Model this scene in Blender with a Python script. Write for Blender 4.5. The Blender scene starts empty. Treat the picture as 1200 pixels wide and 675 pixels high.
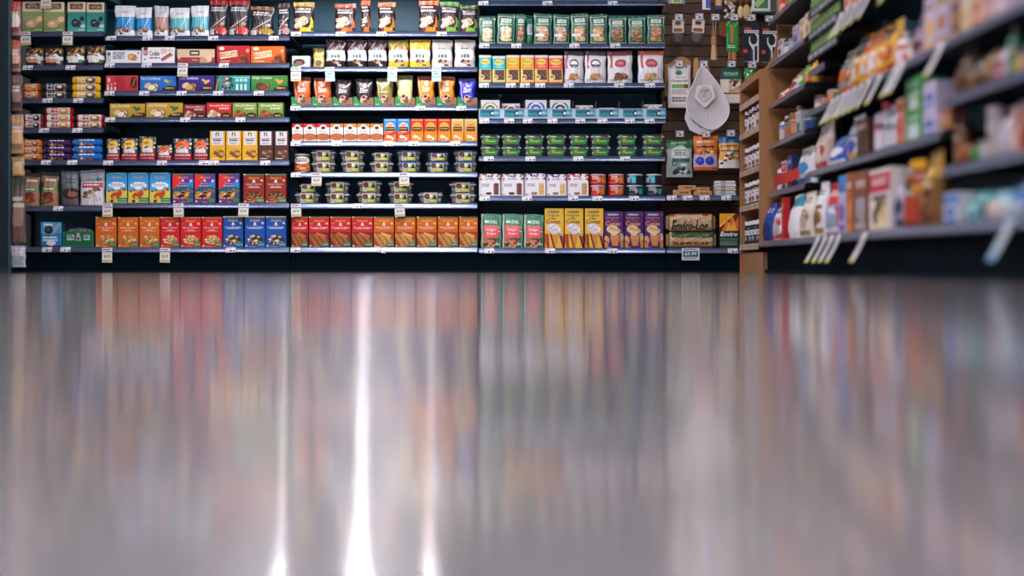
import bpy, math, random
import numpy as np
from mathutils import Vector, Matrix
PI = math.pi
SC = bpy.context.scene
COL = SC.collection

# ------------------------------------------------------------------ camera geometry (1200 x 675 frame)
F = 1200 * 50.0 / 36.0
HX, HY = 600.0, 311.0
CAMZ = 0.045
D = 9.26                                   # distance of the shelf fronts
PPM = F / D                                # pixels per metre there
def wx(x, Y=D): return (x - HX) * Y / F
def wz(y, Y=D): return CAMZ + (HY - y) * Y / F

# ------------------------------------------------------------------ materials
MATS = {}
def mat(name, color=None, rough=.5, metal=0., spec=.5, coat=0., emit=None, estr=0., alpha=1., bump=0., bscale=200., attr=False, sss=0.):
    m = bpy.data.materials.new(name); m.use_nodes = True
    nt = m.node_tree; b = nt.nodes['Principled BSDF']
    if attr:
        a = nt.nodes.new('ShaderNodeAttribute'); a.attribute_name = 'print'
        nt.links.new(a.outputs['Color'], b.inputs['Base Color'])
    elif color is not None:
        b.inputs['Base Color'].default_value = (*color, 1)
    b.inputs['Roughness'].default_value = rough
    b.inputs['Metallic'].default_value = metal
    b.inputs['Specular IOR Level'].default_value = spec
    b.inputs['Coat Weight'].default_value = coat
    b.inputs['Coat Roughness'].default_value = .12
    if emit is not None:
        b.inputs['Emission Color'].default_value = (*emit, 1)
        b.inputs['Emission Strength'].default_value = estr
    if bump:
        t = nt.nodes.new('ShaderNodeTexNoise'); t.inputs['Scale'].default_value = bscale; t.inputs['Detail'].default_value = 3
        tc = nt.nodes.new('ShaderNodeTexCoord'); nt.links.new(tc.outputs['Object'], t.inputs['Vector'])
        bp = nt.nodes.new('ShaderNodeBump'); bp.inputs['Strength'].default_value = bump; bp.inputs['Distance'].default_value = .002
        nt.links.new(t.outputs['Fac'], bp.inputs['Height']); nt.links.new(bp.outputs['Normal'], b.inputs['Normal'])
    MATS[name] = m
    return m
mat('card', attr=True, rough=.42, spec=.4)
mat('film', attr=True, rough=.27, spec=.55, bump=.25, bscale=60)
mat('gloss', attr=True, rough=.14, spec=.5)
mat('matte', attr=True, rough=.75, spec=.25)
mat('cloth', attr=True, rough=.9, spec=.1, bump=.3, bscale=300)
mat('steel', attr=True, rough=.3, metal=.9)
mat('rail', attr=True, rough=.24, metal=.85, spec=.6)
mat('kick_paint', attr=True, rough=.7, spec=.03)
mat('foil', attr=True, rough=.12, metal=.35, spec=.8, bump=.6, bscale=35)
mat('frame_paint', attr=True, rough=.4, spec=.35)
mat('wood', attr=True, rough=.5, spec=.35)
def clear(name, tint, fac, rough=.08, base=(.75, .8, .85)):
    m = bpy.data.materials.new(name); m.use_nodes = True; nt = m.node_tree; nt.nodes.clear()
    o = nt.nodes.new('ShaderNodeOutputMaterial'); mx = nt.nodes.new('ShaderNodeMixShader')
    t = nt.nodes.new('ShaderNodeBsdfTransparent'); t.inputs[0].default_value = (*tint, 1)
    g = nt.nodes.new('ShaderNodeBsdfPrincipled'); g.inputs['Base Color'].default_value = (*base, 1); g.inputs['Roughness'].default_value = rough
    mx.inputs[0].default_value = fac
    nt.links.new(t.outputs[0], mx.inputs[1]); nt.links.new(g.outputs[0], mx.inputs[2]); nt.links.new(mx.outputs[0], o.inputs[0])
    MATS[name] = m
clear('clear', (.9, .94, .96), .12)
clear('netting', (.97, .97, 1.), .62, .6, (.97, .95, 1.))

# ------------------------------------------------------------------ colour
def hexc(h):
    if not isinstance(h, str): return np.array(h, float)
    return np.array([int(h[i:i + 2], 16) for i in (0, 2, 4)], float) / 255
def lin(c):
    c = np.clip(np.asarray(c, float), 0, 1)
    return np.where(c <= .04045, c / 12.92, ((c + .055) / 1.055) ** 2.4)
def L(h): return lin(hexc(h))

# ------------------------------------------------------------------ lettering as triangles
_TX = {}
def text_tris(s, bold=.012):
    if (s, bold) in _TX: return _TX[s, bold]
    cu = bpy.data.curves.new('lettering', 'FONT'); cu.body = s; cu.offset = bold; cu.resolution_u = 2
    ob = bpy.data.objects.new('lettering', cu); COL.objects.link(ob)
    bpy.context.view_layer.update()
    dg = bpy.context.evaluated_depsgraph_get(); ev = ob.evaluated_get(dg); me = ev.to_mesh()
    me.calc_loop_triangles()
    v = np.array([p.co[:2] for p in me.vertices]) if len(me.vertices) else np.zeros((0, 2))
    t = np.array([x.vertices[:] for x in me.loop_triangles]) if len(me.loop_triangles) else np.zeros((0, 3), int)
    ev.to_mesh_clear(); bpy.data.objects.remove(ob); bpy.data.curves.remove(cu)
    if len(v):
        lo, hi = v.min(0), v.max(0); v = (v - lo) / np.maximum(hi - lo, 1e-6)
    _TX[s, bold] = (v, t)
    return _TX[s, bold]

# ------------------------------------------------------------------ print: a small picture carried by the vertices of the printed face
class Art:
    def __init__(s, wpx, hpx, base='ffffff', k=2.6, ss=2):
        s.nx = max(4, int(wpx * k)) + 1; s.nz = max(4, int(hpx * k)) + 1; s.ss = ss
        W, H = s.nx * ss, s.nz * ss
        s.U, s.V = np.meshgrid((np.arange(W) + .5) / W, (np.arange(H) + .5) / H)
        s.asp = wpx / hpx
        s.a = np.empty((H, W, 3)); s.a[:] = hexc(base)
    def put(s, m, c): s.a[m] = hexc(c); return s
    def rect(s, u0, v0, u1, v1, c): return s.put((s.U >= u0) & (s.U <= u1) & (s.V >= v0) & (s.V <= v1), c)
    def ell(s, u, v, ru, rv, c, rot=0.):
        du, dv = (s.U - u), (s.V - v)
        if rot:
            x, y = du * s.asp, dv; cr, sr = math.cos(rot), math.sin(rot)
            du, dv = (x * cr + y * sr) / s.asp, -x * sr + y * cr
        return s.put((du / ru) ** 2 + (dv / rv) ** 2 <= 1, c)
    def disc(s, u, v, r, c): return s.ell(u, v, r, r * s.asp, c)
    def ring(s, u, v, r0, r1, c):
        q = ((s.U - u) ** 2 + ((s.V - v) / s.asp) ** 2) ** .5
        return s.put((q >= r0) & (q <= r1), c)
    def mask_poly(s, pts):
        m = np.zeros(s.U.shape, bool); n = len(pts)
        for i in range(n):
            (x0, y0), (x1, y1) = pts[i], pts[(i + 1) % n]
            if y0 == y1: continue
            c = ((s.V >= min(y0, y1)) & (s.V < max(y0, y1)))
            m ^= c & (s.U < x0 + (s.V - y0) * (x1 - x0) / (y1 - y0))
        return m
    def poly(s, pts, c): return s.put(s.mask_poly(pts), c)
    def line(s, u0, v0, u1, v1, w, c):
        dx, dy = (u1 - u0) * s.asp, v1 - v0; l = math.hypot(dx, dy) or 1; nx, ny = -dy / l * w / 2 / s.asp, dx / l * w / 2
        return s.poly([(u0 + nx, v0 + ny), (u1 + nx, v1 + ny), (u1 - nx, v1 - ny), (u0 - nx, v0 - ny)], c)
    def text(s, t, u, v, wu, hv, c, rot=0., italic=0., bold=.012):
        vv, tt = text_tris(t, bold)
        p = (vv - .5) * (wu, hv)
        p[:, 0] += italic * p[:, 1] / s.asp
        if rot:
            x, y = p[:, 0] * s.asp, p[:, 1]; p = np.stack([(x * math.cos(rot) - y * math.sin(rot)) / s.asp, x * math.sin(rot) + y * math.cos(rot)], 1)
        p = p + (u, v); m = np.zeros(s.U.shape, bool)
        W, H = s.U.shape[1], s.U.shape[0]
        for tri in tt:
            q = p[tri]
            lo = np.floor(q.min(0) * (W, H)).astype(int); hi = np.ceil(q.max(0) * (W, H)).astype(int) + 1
            x0, y0 = max(lo[0], 0), max(lo[1], 0); x1, y1 = min(hi[0], W), min(hi[1], H)
            if x0 >= x1 or y0 >= y1: continue
            U, V = s.U[y0:y1, x0:x1], s.V[y0:y1, x0:x1]
            def e(a, b): return (U - a[0]) * (b[1] - a[1]) - (V - a[1]) * (b[0] - a[0])
            a, b, d = e(q[0], q[1]), e(q[1], q[2]), e(q[2], q[0])
            m[y0:y1, x0:x1] |= ((a >= 0) & (b >= 0) & (d >= 0)) | ((a <= 0) & (b <= 0) & (d <= 0))
        return s.put(m, c)
    def fine(s, u0, u1, v0, v1, n, c, seed=0):          # rows of print too fine to read
        r = random.Random(seed); h = (v1 - v0) / n
        for i in range(n):
            a = u0; vb = v1 - i * h
            end = u1 - r.random() * .15 * (u1 - u0)
            while a < end:
                b = min(end, a + r.uniform(.06, .16)); s.rect(a, vb - h * .62, b, vb, c); a = b + .025
        return s
    def heap(s, u, v, ru, rv, cols, n=14, size=.12, seed=1, edge=None):   # a pile of biscuits
        r = random.Random(seed)
        for i in range(n):
            t, q = r.uniform(0, 2 * PI), r.random() ** .5
            x, y = u + ru * q * math.cos(t), v + rv * q * math.sin(t)
            k = size * r.uniform(.8, 1.15); ro = r.uniform(-.6, .6)
            if edge: s.ell(x + .012, y - .012, k * 1.1, k * s.asp * .8, edge, ro)
            s.ell(x, y, k, k * s.asp * .7, cols[i % len(cols)], ro)
        return s
    def speck(s, u0, v0, u1, v1, cols, n=40, r=.03, seed=3):
        q = random.Random(seed)
        for i in range(n):
            s.disc(q.uniform(u0, u1), q.uniform(v0, v1), r * q.uniform(.6, 1.4), cols[i % len(cols)])
        return s
    def grad(s, v0, v1, c0, c1):
        m = (s.V >= v0) & (s.V <= v1); t = ((s.V - v0) / (v1 - v0))[..., None]
        g = hexc(c0) * (1 - t) + hexc(c1) * t; s.a[m] = g[m]; return s
    def out(s):
        n = s.ss; a = s.a.reshape(s.nz, n, s.nx, n, 3).mean((1, 3)); return lin(a)

# ------------------------------------------------------------------ mesh builder
class MB:
    def __init__(s): s.v = []; s.c = []; s.f = []; s.sm = []; s.n = 0
    def add(s, vs, fs, c, smooth=False):
        vs = np.asarray(vs, float).reshape(-1, 3); n = len(vs)
        c = np.asarray(c, float)
        if c.ndim == 1: c = np.repeat(c[None, :], n, 0)
        s.v.append(vs); s.c.append(c.reshape(-1, 3))
        o = s.n; s.f += [tuple(i + o for i in f) for f in fs]; s.sm += [smooth] * len(fs); s.n += n
        return s
    def grid(s, P, c, smooth=True, flip=False):
        nz, nx = P.shape[:2]; idx = np.arange(nz * nx).reshape(nz, nx)
        a, b, d, e = idx[:-1, :-1], idx[:-1, 1:], idx[1:, 1:], idx[1:, :-1]
        q = np.stack([a, b, d, e] if not flip else [a, e, d, b], -1).reshape(-1, 4)
        c = np.asarray(c, float)
        return s.add(P.reshape(-1, 3), q.tolist(), c.reshape(-1, 3) if c.ndim == 3 else c, smooth)
    def box(s, x0, x1, y0, y1, z0, z1, c, bev=0.):
        c = L(c) if isinstance(c, str) else c
        if not bev:
            v = [(x, y, z) for z in (z0, z1) for y in (y0, y1) for x in (x0, x1)]
            return s.add(v, [(0, 2, 3, 1), (4, 5, 7, 6), (0, 1, 5, 4), (2, 6, 7, 3), (0, 4, 6, 2), (1, 3, 7, 5)], c)
        b = min(bev, (x1 - x0) * .4, (y1 - y0) * .4, (z1 - z0) * .4)
        v = []; X, Y, Z = (x0, x1), (y0, y1), (z0, z1); sg = (1, -1); id_ = {}
        for i in (0, 1):
            for j in (0, 1):
                for k in (0, 1):
                    for ax in range(3):
                        p = [X[i] + sg[i] * b, Y[j] + sg[j] * b, Z[k] + sg[k] * b]; p[ax] = (X[i], Y[j], Z[k])[ax]
                        id_[i, j, k, ax] = len(v); v.append(p)
        f = []
        for ax in range(3):
            for e in (0, 1):
                o = [a for a in range(3) if a != ax]
                q = []
                for (p, r) in ((0, 0), (1, 0), (1, 1), (0, 1)):
                    t = [0, 0, 0]; t[ax] = e; t[o[0]] = p; t[o[1]] = r; q.append(id_[(*t, ax)])
                f.append(tuple(q))
        for ax in range(3):
            o = [a for a in range(3) if a != ax]
            for p in (0, 1):
                for r in (0, 1):
                    t0 = [0, 0, 0]; t0[o[0]] = p; t0[o[1]] = r; t1 = list(t0); t1[ax] = 1
                    f.append((id_[(*t0, o[0])], id_[(*t1, o[0])], id_[(*t1, o[1])], id_[(*t0, o[1])]))
        for i in (0, 1):
            for j in (0, 1):
                for k in (0, 1): f.append(tuple(id_[i, j, k, a] for a in range(3)))
        return s.add(v, f, c)
    def lathe(s, prof, c, n=20, cx=0., cy=0., cols=None, smooth=True, arc=None):
        P = np.zeros((len(prof), n + 1, 3))
        for i, (r, z) in enumerate(prof):
            for j in range(n + 1):
                t = 2 * PI * j / n if arc is None else arc[0] + (arc[1] - arc[0]) * j / n
                P[i, j] = (cx + r * math.sin(t), cy - r * math.cos(t), z)
        cc = L(c) if isinstance(c, str) else c
        if cols is not None: cc = np.repeat(np.array([L(q) for q in cols])[:, None, :], n + 1, 1)
        return s.grid(P, cc, smooth)
    def prism(s, pts, y0, y1, c):                        # outline in x,z extruded along y
        c = L(c) if isinstance(c, str) else c
        n = len(pts); v = [(x, y0, z) for x, z in pts] + [(x, y1, z) for x, z in pts]
        f = [tuple(range(n)), tuple(range(2 * n - 1, n - 1, -1))] + [(i, n + i, n + (i + 1) % n, (i + 1) % n) for i in range(n)]
        return s.add(v, f, c)
    def extrude_x(s, prof, x0, x1, c, smooth=False, closed=True):  # outline in y,z extruded along x
        c = L(c) if isinstance(c, str) else c
        n = len(prof); v = [(x0, y, z) for y, z in prof] + [(x1, y, z) for y, z in prof]
        f = [(i, (i + 1) % n, n + (i + 1) % n, n + i) for i in range(n if closed else n - 1)]
        s.add(v, f, c, smooth)
        if closed: s.add(v, [tuple(range(n - 1, -1, -1)), tuple(range(n, 2 * n))], c)
        return s
    def tube(s, pts, r, c, n=8, closed=False):
        c = L(c) if isinstance(c, str) else c
        pts = [Vector(p) for p in pts]; m = len(pts); P = np.zeros((m + (1 if closed else 0), n + 1, 3)); up = None
        for i in range(m):
            a, b = pts[i - 1] if (i or closed) else pts[0], pts[(i + 1) % m] if (i < m - 1 or closed) else pts[-1]
            d = (b - a).normalized()
            if up is None: up = d.orthogonal().normalized()
            up = (up - d * up.dot(d)).normalized(); w = d.cross(up); rr = r[i] if isinstance(r, (list, tuple)) else r
            for j in range(n + 1):
                t = 2 * PI * j / n; P[i, j] = pts[i] + (up * math.cos(t) + w * math.sin(t)) * rr
        if closed: P[m] = P[0]
        s.grid(P, c, True)
        if not closed:
            for k in (0, m - 1): s.add(P[k, :n], [tuple(range(n))], c)
        return s
    def ball(s, x, y, z, rx, ry, rz, c, n=10):
        c = L(c) if isinstance(c, str) else c
        P = np.zeros((n // 2 + 1, n + 1, 3))
        for i in range(n // 2 + 1):
            p = PI * i / (n // 2) - PI / 2
            for j in range(n + 1):
                t = 2 * PI * j / n; P[i, j] = (x + rx * math.cos(p) * math.sin(t), y - ry * math.cos(p) * math.cos(t), z + rz * math.sin(p))
        return s.grid(P, c, True)
    def mesh(s, name, material):
        me = bpy.data.meshes.new(name)
        v = np.concatenate(s.v); c = np.concatenate(s.c)
        me.from_pydata(v.tolist(), [], s.f)
        at = me.color_attributes.new('print', 'FLOAT_COLOR', 'POINT')
        at.data.foreach_set('color', np.concatenate([c, np.ones((len(c), 1))], 1).astype(np.float32).ravel())
        me.polygons.foreach_set('use_smooth', np.array(s.sm, bool))
        me.materials.append(MATS[material]); me.validate(); me.update()
        return me

def link(name, me, parent=None):
    o = bpy.data.objects.new(name, me); COL.objects.link(o)
    if parent is not None: o.parent = parent
    return o
LABELS = {}
def tag(o, label, cat, group=None, kind=None):
    if kind: o['kind'] = kind
    if label:
        if label in LABELS: print('DUPLABEL', label)
        n = len(label.split())
        if not 4 <= n <= 16: print('LABELLEN', n, label)
        LABELS[label] = o.name; o['label'] = label
    if cat: o['category'] = cat
    if group: o['group'] = group
    return o
def empty(name, loc=(0, 0, 0), rz=0.):
    o = bpy.data.objects.new(name, None); COL.objects.link(o); o.location = loc; o.rotation_euler = (0, 0, rz); o.empty_display_size = .05
    return o

# ------------------------------------------------------------------ a kind of thing: its parts as meshes, made once, placed many times
class Kind:
    """parts: [(name, MB, material, [sub-parts alike], part label or None)]; one part only: the thing is that mesh."""
    def __init__(s, name, look, cat, parts, dims, plural=None):
        if isinstance(parts, tuple): parts = parts[0]
        s.name, s.look, s.cat, s.dims = name, look, cat, dims
        import re
        hd = re.split(r' (?=with|of|in|lettered|turned|showing)', look, maxsplit=1)
        s.plural = plural or (hd[0] + ('es' if hd[0].endswith(('x', 'ch', 'sh')) else 's') + (' ' + hd[1] if len(hd) > 1 else ''))
        s.parts = [(p[0], p[1].mesh(p[0] if len(parts) > 1 else name, p[2]), [(q[0], q[1].mesh(q[0], q[2])) for q in (p[3] if len(p) > 3 and p[3] else [])], p[4] if len(p) > 4 else None) for p in parts]
        s.proto = None
    def place(s, loc, label, rz=0., scale=(1, 1, 1), group=None, look=None, rx=0., ry=0.):
        if len(s.parts) == 1 and not s.parts[0][2]:
            o = link(s.name, s.parts[0][1]); o.location = loc
        else:
            o = empty(s.name, loc)
            for nm, me, subs, pl in s.parts:
                p = link(nm, me, o)
                if pl: p['label'] = pl
                for sn, sm in subs: link(sn, sm, p)
        o.rotation_euler = (rx, ry, rz); o.scale = scale
        tag(o, label, s.cat, group)
        return o
TUBE, STRIP, SPOT, EXPO, FSTOP = 18.5, 19., 1500., 0., .70
# ------------------------------------------------------------------ package forms: base centre at the origin, front at y = 0, depth towards +y
def card_grid(mb, art, w, h, y=0., x0=None, z0=0., edge=.0012):
    C = art.out(); nz, nx = C.shape[:2]
    x = np.linspace(-w / 2, w / 2, nx) if x0 is None else np.linspace(x0, x0 + w, nx)
    z = np.linspace(z0, z0 + h, nz)
    P = np.zeros((nz, nx, 3)); P[..., 0] = x[None, :]; P[..., 2] = z[:, None]; P[..., 1] = y
    for q in (P[0], P[-1], P[:, 0], P[:, -1]): q[:, 1] = y + edge
    mb.grid(P, C, False)
def carton(art, wpx, hpx, d, side, top=None):
    w, h = wpx / PPM, hpx / PPM
    mb = MB(); card_grid(mb, art, w, h)
    x0, x1, y0, y1 = -w / 2, w / 2, .0012, d; s = L(side); t = L(top or side)
    mb.add([(x0, y0, 0), (x0, y1, 0), (x0, y1, h), (x0, y0, h)], [(3, 2, 1, 0)], s)
    mb.add([(x1, y0, 0), (x1, y1, 0), (x1, y1, h), (x1, y0, h)], [(0, 1, 2, 3)], s)
    mb.add([(x0, y0, h), (x1, y0, h), (x1, y1, h), (x0, y1, h)], [(0, 1, 2, 3)], t)
    mb.add([(x0, y0, 0), (x1, y0, 0), (x1, y1, 0), (x0, y1, 0)], [(3, 2, 1, 0)], s)
    mb.add([(x0, y1, 0), (x1, y1, 0), (x1, y1, h), (x0, y1, h)], [(3, 2, 1, 0)], s)
    return [('carton', mb, 'card')], (w, h, d)
def wob(u, v, seed, k=1.):
    return (np.sin(u * 7.1 + seed * 1.7 + v * 3.) + np.sin(v * 11.3 + seed * 2.9 - u * 4.) + np.sin(u * 17 + v * 9 + seed)) / 3 * k
def pouch(art, wpx, hpx, d, back, seal=.1, seed=1, waist=.05, mat_='film', fold=0., parts=('pouch_body', 'top_seal')):
    w, h = wpx / PPM, hpx / PPM
    C = art.out(); nz, nx = C.shape[:2]
    def sheet(nz, nx, sgn):
        u = np.linspace(-1, 1, nx)[None, :]; v = np.linspace(0, 1, nz)[:, None]
        hw = w / 2 * (1 - waist * np.sin(PI * np.clip(v, 0, 1)) ** 2 * (1 + .4 * np.sin(seed * 3.1 + v * 9)))
        th = d / 2 * np.where(v < .3, .86 + .14 * np.sin(np.clip(v / .3, 0, 1) * PI / 2), 1.) * np.clip(np.cos(np.clip((v - .3) / (1 - seal - .3), 0, 1) * PI / 2), 0, 1) ** .8 + .0015
        cross = np.clip(1 - np.abs(u) ** 3.2, 0, 1) ** .65
        wr = 1 + .10 * wob(u * 1.5, v * 1.3, seed)
        P = np.zeros((nz, nx, 3))
        P[..., 0] = hw * u + .002 * np.sin(v * 13 + seed); P[..., 1] = d / 2 - sgn * th * cross * wr + .012 * fold * np.clip(v - .7, 0, 1) ** 2 * u + .0018 * np.sin(u * 9 + seed) * np.clip(v * 1.4 - .6, 0, 1)
        sag = .012 * np.sin(u * 1.4 + seed) * np.clip(v - .5, 0, 1) * (w / .14)
        P[..., 2] = h * v + sag + 0 * u
        P[..., 2] = np.clip(P[..., 2], 0, h)
        return P
    Pf = sheet(nz, nx, 1); Pb = sheet(nz, nx, -1)[:, ::3] if nx % 3 == 1 else sheet(nz, nx, -1)
    k = max(1, min(nz - 2, int(nz * (1 - seal))))
    body, top = MB(), MB()
    body.grid(Pf[:k + 1], C[:k + 1]); body.grid(Pb[:k + 1], L(back), flip=True)
    top.grid(Pf[k:], C[k:]); top.grid(Pb[k:], L(back), flip=True)
    a, b = Pf[0], Pb[0]
    n1, n2 = len(a), len(b)
    body.add(np.concatenate([a, b]), [tuple(list(range(n1 - 1, -1, -1)) + list(range(n1, n1 + n2)))], L(back))
    return [(parts[0], body, mat_), (parts[1], top, mat_)], (w, h, d)
def flow_pack(art, wpx, hpx, d, back, crimp=.1, seed=1, mat_='film'):
    w, h = wpx / PPM, hpx / PPM
    C = art.out(); nz, nx = C.shape[:2]
    u = np.linspace(-1, 1, nx)[None, :]; t = np.linspace(-PI / 2, PI / 2, nz)[:, None]
    e = np.clip((1 - np.abs(u)) / crimp - .55, 0, 1.2) / 1.2
    th = np.sin(np.clip(e, 0, 1) * PI / 2) ** .7
    hz = h / 2 * (.72 + .28 * th)
    P = np.zeros((nz, nx, 3)); P[..., 0] = w / 2 * u + 0 * t
    sq = lambda q, p: np.sign(q) * np.abs(q) ** p
    P[..., 2] = h / 2 + hz * sq(np.sin(t), .75); P[..., 1] = d / 2 - (d / 2 * th + .0012) * np.cos(t) ** .6 * (1 + .07 * wob(u * 2, t, seed))
    B = P.copy(); B[..., 1] = d - P[..., 1]
    k = max(1, int(nx * crimp * .5))
    body, l, r = MB(), MB(), MB()
    for mb, s in ((body, slice(k, nx - k)), (l, slice(0, k + 1)), (r, slice(nx - k - 1, nx))):
        mb.grid(P[:, s], C[:, s]); mb.grid(B[:, s], L(back), flip=True)
    return [('wrapper_body', body, mat_), ('crimped_end', l, mat_), ('crimped_end', r, mat_)], (w, h, d)
def frustum(mb, w0, w1, d0, d1, z0, z1, c, yc, closed_top=False):
    v = []
    for (w, d, z) in ((w0, d0, z0), (w1, d1, z1)):
        v += [(-w / 2, yc - d / 2, z), (w / 2, yc - d / 2, z), (w / 2, yc + d / 2, z), (-w / 2, yc + d / 2, z)]
    f = [(3, 2, 1, 0), (0, 1, 5, 4), (1, 2, 6, 5), (2, 3, 7, 6), (3, 0, 4, 7)]
    if closed_top: f.append((4, 5, 6, 7))
    mb.add(v, f, L(c) if isinstance(c, str) else c)
def clamshell(label, lw, wpx, hpx, d, cookie=('c89a5a', '8a5a34', 'e0c08a'), lid='dfe8ee', seed=1, taper=.86, nc=9):
    """clear tray with a flanged lid, a printed label on the front (lw px wide) and biscuits inside"""
    w, h = wpx / PPM, hpx / PPM; yc = d / 2; r = random.Random(seed)
    tray, rim, ck, lb = MB(), MB(), MB(), MB()
    frustum(tray, w * taper * .92, w * .93, d * taper * .9, d * .93, .0005, h * .74, 'dfe8ee', yc)
    frustum(tray, w * .93, w * .86, d * .93, d * .84, h * .80, h, 'dfe8ee', yc, True)
    rim.box(-w / 2, w / 2, 0, d, h * .735, h * .80, lid, .002)
    for i in range(nc):
        x = (i / (nc - 1) - .5) * w * .66; z = h * (.2 + .3 * r.random())
        ck.ball(x, yc + (r.random() - .5) * d * .2 - d * .1, z + h * .06, .0145, .012, .0125, cookie[i % len(cookie)], 8)
    C = label.out(); nz, nx = C.shape[:2]
    lwm = lw / PPM; P = np.zeros((nz, nx, 3)); z = np.linspace(h * .06, h * .97, nz)
    P[..., 0] = np.linspace(-lwm / 2, lwm / 2, nx)[None, :]; P[..., 2] = z[:, None]
    P[..., 1] = -.0008
    lb.grid(P, C, False); Q = P.copy(); Q[..., 1] = .0; lb.grid(Q, L('dddddd'), False, True)
    return [('tray', tray, 'clear'), ('lid_rim', rim, 'gloss'), ('label_sleeve', lb, 'card'), ('biscuits', ck, 'matte')], (w, h, d)
def round_tub(art, wpx, hpx, body='223', lid='d8dde2', band=(.08, .86)):
    w, h = wpx / PPM, hpx / PPM; r = w / 2; b, l, p = MB(), MB(), MB()
    b.lathe([(0, .0005), (r * .93, .0005), (r * .95, h * .04), (r * .97, h * .88)], body, 28, 0, r)
    l.lathe([(r, h * .86), (r, h * .93), (r * .96, h * .985), (r * .8, h), (0, h)], lid, 28, 0, r)
    C = art.out(); nz, nx = C.shape[:2]; P = np.zeros((nz, nx, 3)); t = np.linspace(-PI / 2 * .98, PI / 2 * .98, nx)[None, :]
    P[..., 0] = r * .985 * np.sin(t); P[..., 1] = r - r * .985 * np.cos(t); P[..., 2] = (h * np.linspace(band[0], band[1], nz))[:, None]
    # print runs evenly over the width seen from the front
    xs = np.linspace(0, 1, nx); ti = (np.sin(np.linspace(-PI / 2 * .98, PI / 2 * .98, nx)) + 1) / 2
    ii = np.clip((ti * (nx - 1)).round().astype(int), 0, nx - 1)
    p.grid(P, C[:, ii], True)
    return [('tub_body', b, 'gloss'), ('lid', l, 'gloss'), ('wrapped_label', p, 'card')], (w, h, w)
def bottle(wpx, hpx, art, body, cap, neck=.35, cap_h=.14, shoulder=.72, band=(.08, .62), ppm=None, m='gloss', n=18):
    q = ppm or PPM
    w, h = wpx / q, hpx / q; r = w / 2; b, c, p = MB(), MB(), MB()
    b.lathe([(0, .0005), (r * .92, .0005), (r, h * .03), (r, h * shoulder), (r * .8, h * (shoulder + .06)), (r * neck, h * (1 - cap_h - .04)), (r * neck, h * (1 - cap_h))], body, n, 0, r)
    rc = r * min(1, neck * 1.25)
    c.lathe([(rc, h * (1 - cap_h)), (rc, h * .98), (rc * .9, h), (0, h)], cap, n, 0, r)
    if art is None: return [('bottle_body', b, m), ('cap', c, 'card')], (w, h, w)
    C = art.out(); nz, nx = C.shape[:2]; t = np.linspace(-PI * .5, PI * .5, nx)[None, :]; P = np.zeros((nz, nx, 3))
    P[..., 0] = r * 1.015 * np.sin(t); P[..., 1] = r - r * 1.015 * np.cos(t); P[..., 2] = (h * np.linspace(band[0], band[1], nz))[:, None]
    p.grid(P, C, True)
    return [('bottle_body', b, m), ('cap', c, 'card'), ('label_band', p, 'card')], (w, h, w)
def jar(wpx, hpx, art, body, cap, ppm=None, n=18):
    return bottle(wpx, hpx, art, body, cap, .82, .17, .74, (.1, .66), ppm, 'gloss', n)
# ------------------------------------------------------------------ prints and kinds for the back wall
ORD = ['first', 'second', 'third', 'fourth', 'fifth', 'sixth', 'seventh', 'eighth', 'ninth', 'tenth', 'eleventh', 'twelfth', 'thirteenth', 'fourteenth']
NUM = ['none', 'one', 'two', 'three', 'four', 'five', 'six', 'seven', 'eight', 'nine', 'ten', 'eleven', 'twelve', 'thirteen', 'fourteen']
TAN = ['c98f4e', 'e0b274', 'b87838', 'd9a45f']; DARK = ['3a2018', '55301f', '2a1612', '6b3f28']; PALE = ['ead9b8', 'd9c092', 'f2e7cf', 'c9ab78']
def K_carton(name, look, cat, paint, side, d=.06, top=None, base='ffffff', plural=None):
    def mk(w, h):
        a = Art(w, h, base); paint(a); return Kind(name, look, cat, carton(a, w, h, d, side, top), (w, h), plural)
    return mk
def K_pouch(name, look, cat, paint, back, d=.05, base='ffffff', plural=None, **kw):
    def mk(w, h):
        a = Art(w, h, base); paint(a); return Kind(name, look, cat, pouch(a, w, h, d, back, **kw), (w, h), plural)
    return mk
def K_flow(name, look, cat, paint, back, d=.05, base='ffffff', plural=None, **kw):
    def mk(w, h):
        a = Art(w, h, base); paint(a); return Kind(name, look, cat, flow_pack(a, w, h, d, back, **kw), (w, h), plural)
    return mk
def K_clam(name, look, paint, lw, cookie, lid='dfe8ee', d=.11, seed=1, plural=None, cat='cookie tray', base='b4b09c'):
    def mk(w, h):
        a = Art(lw, h, base); paint(a); return Kind(name, look, cat, clamshell(a, lw, w, h, d, cookie, lid, seed), (w, h), plural)
    return mk
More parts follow.
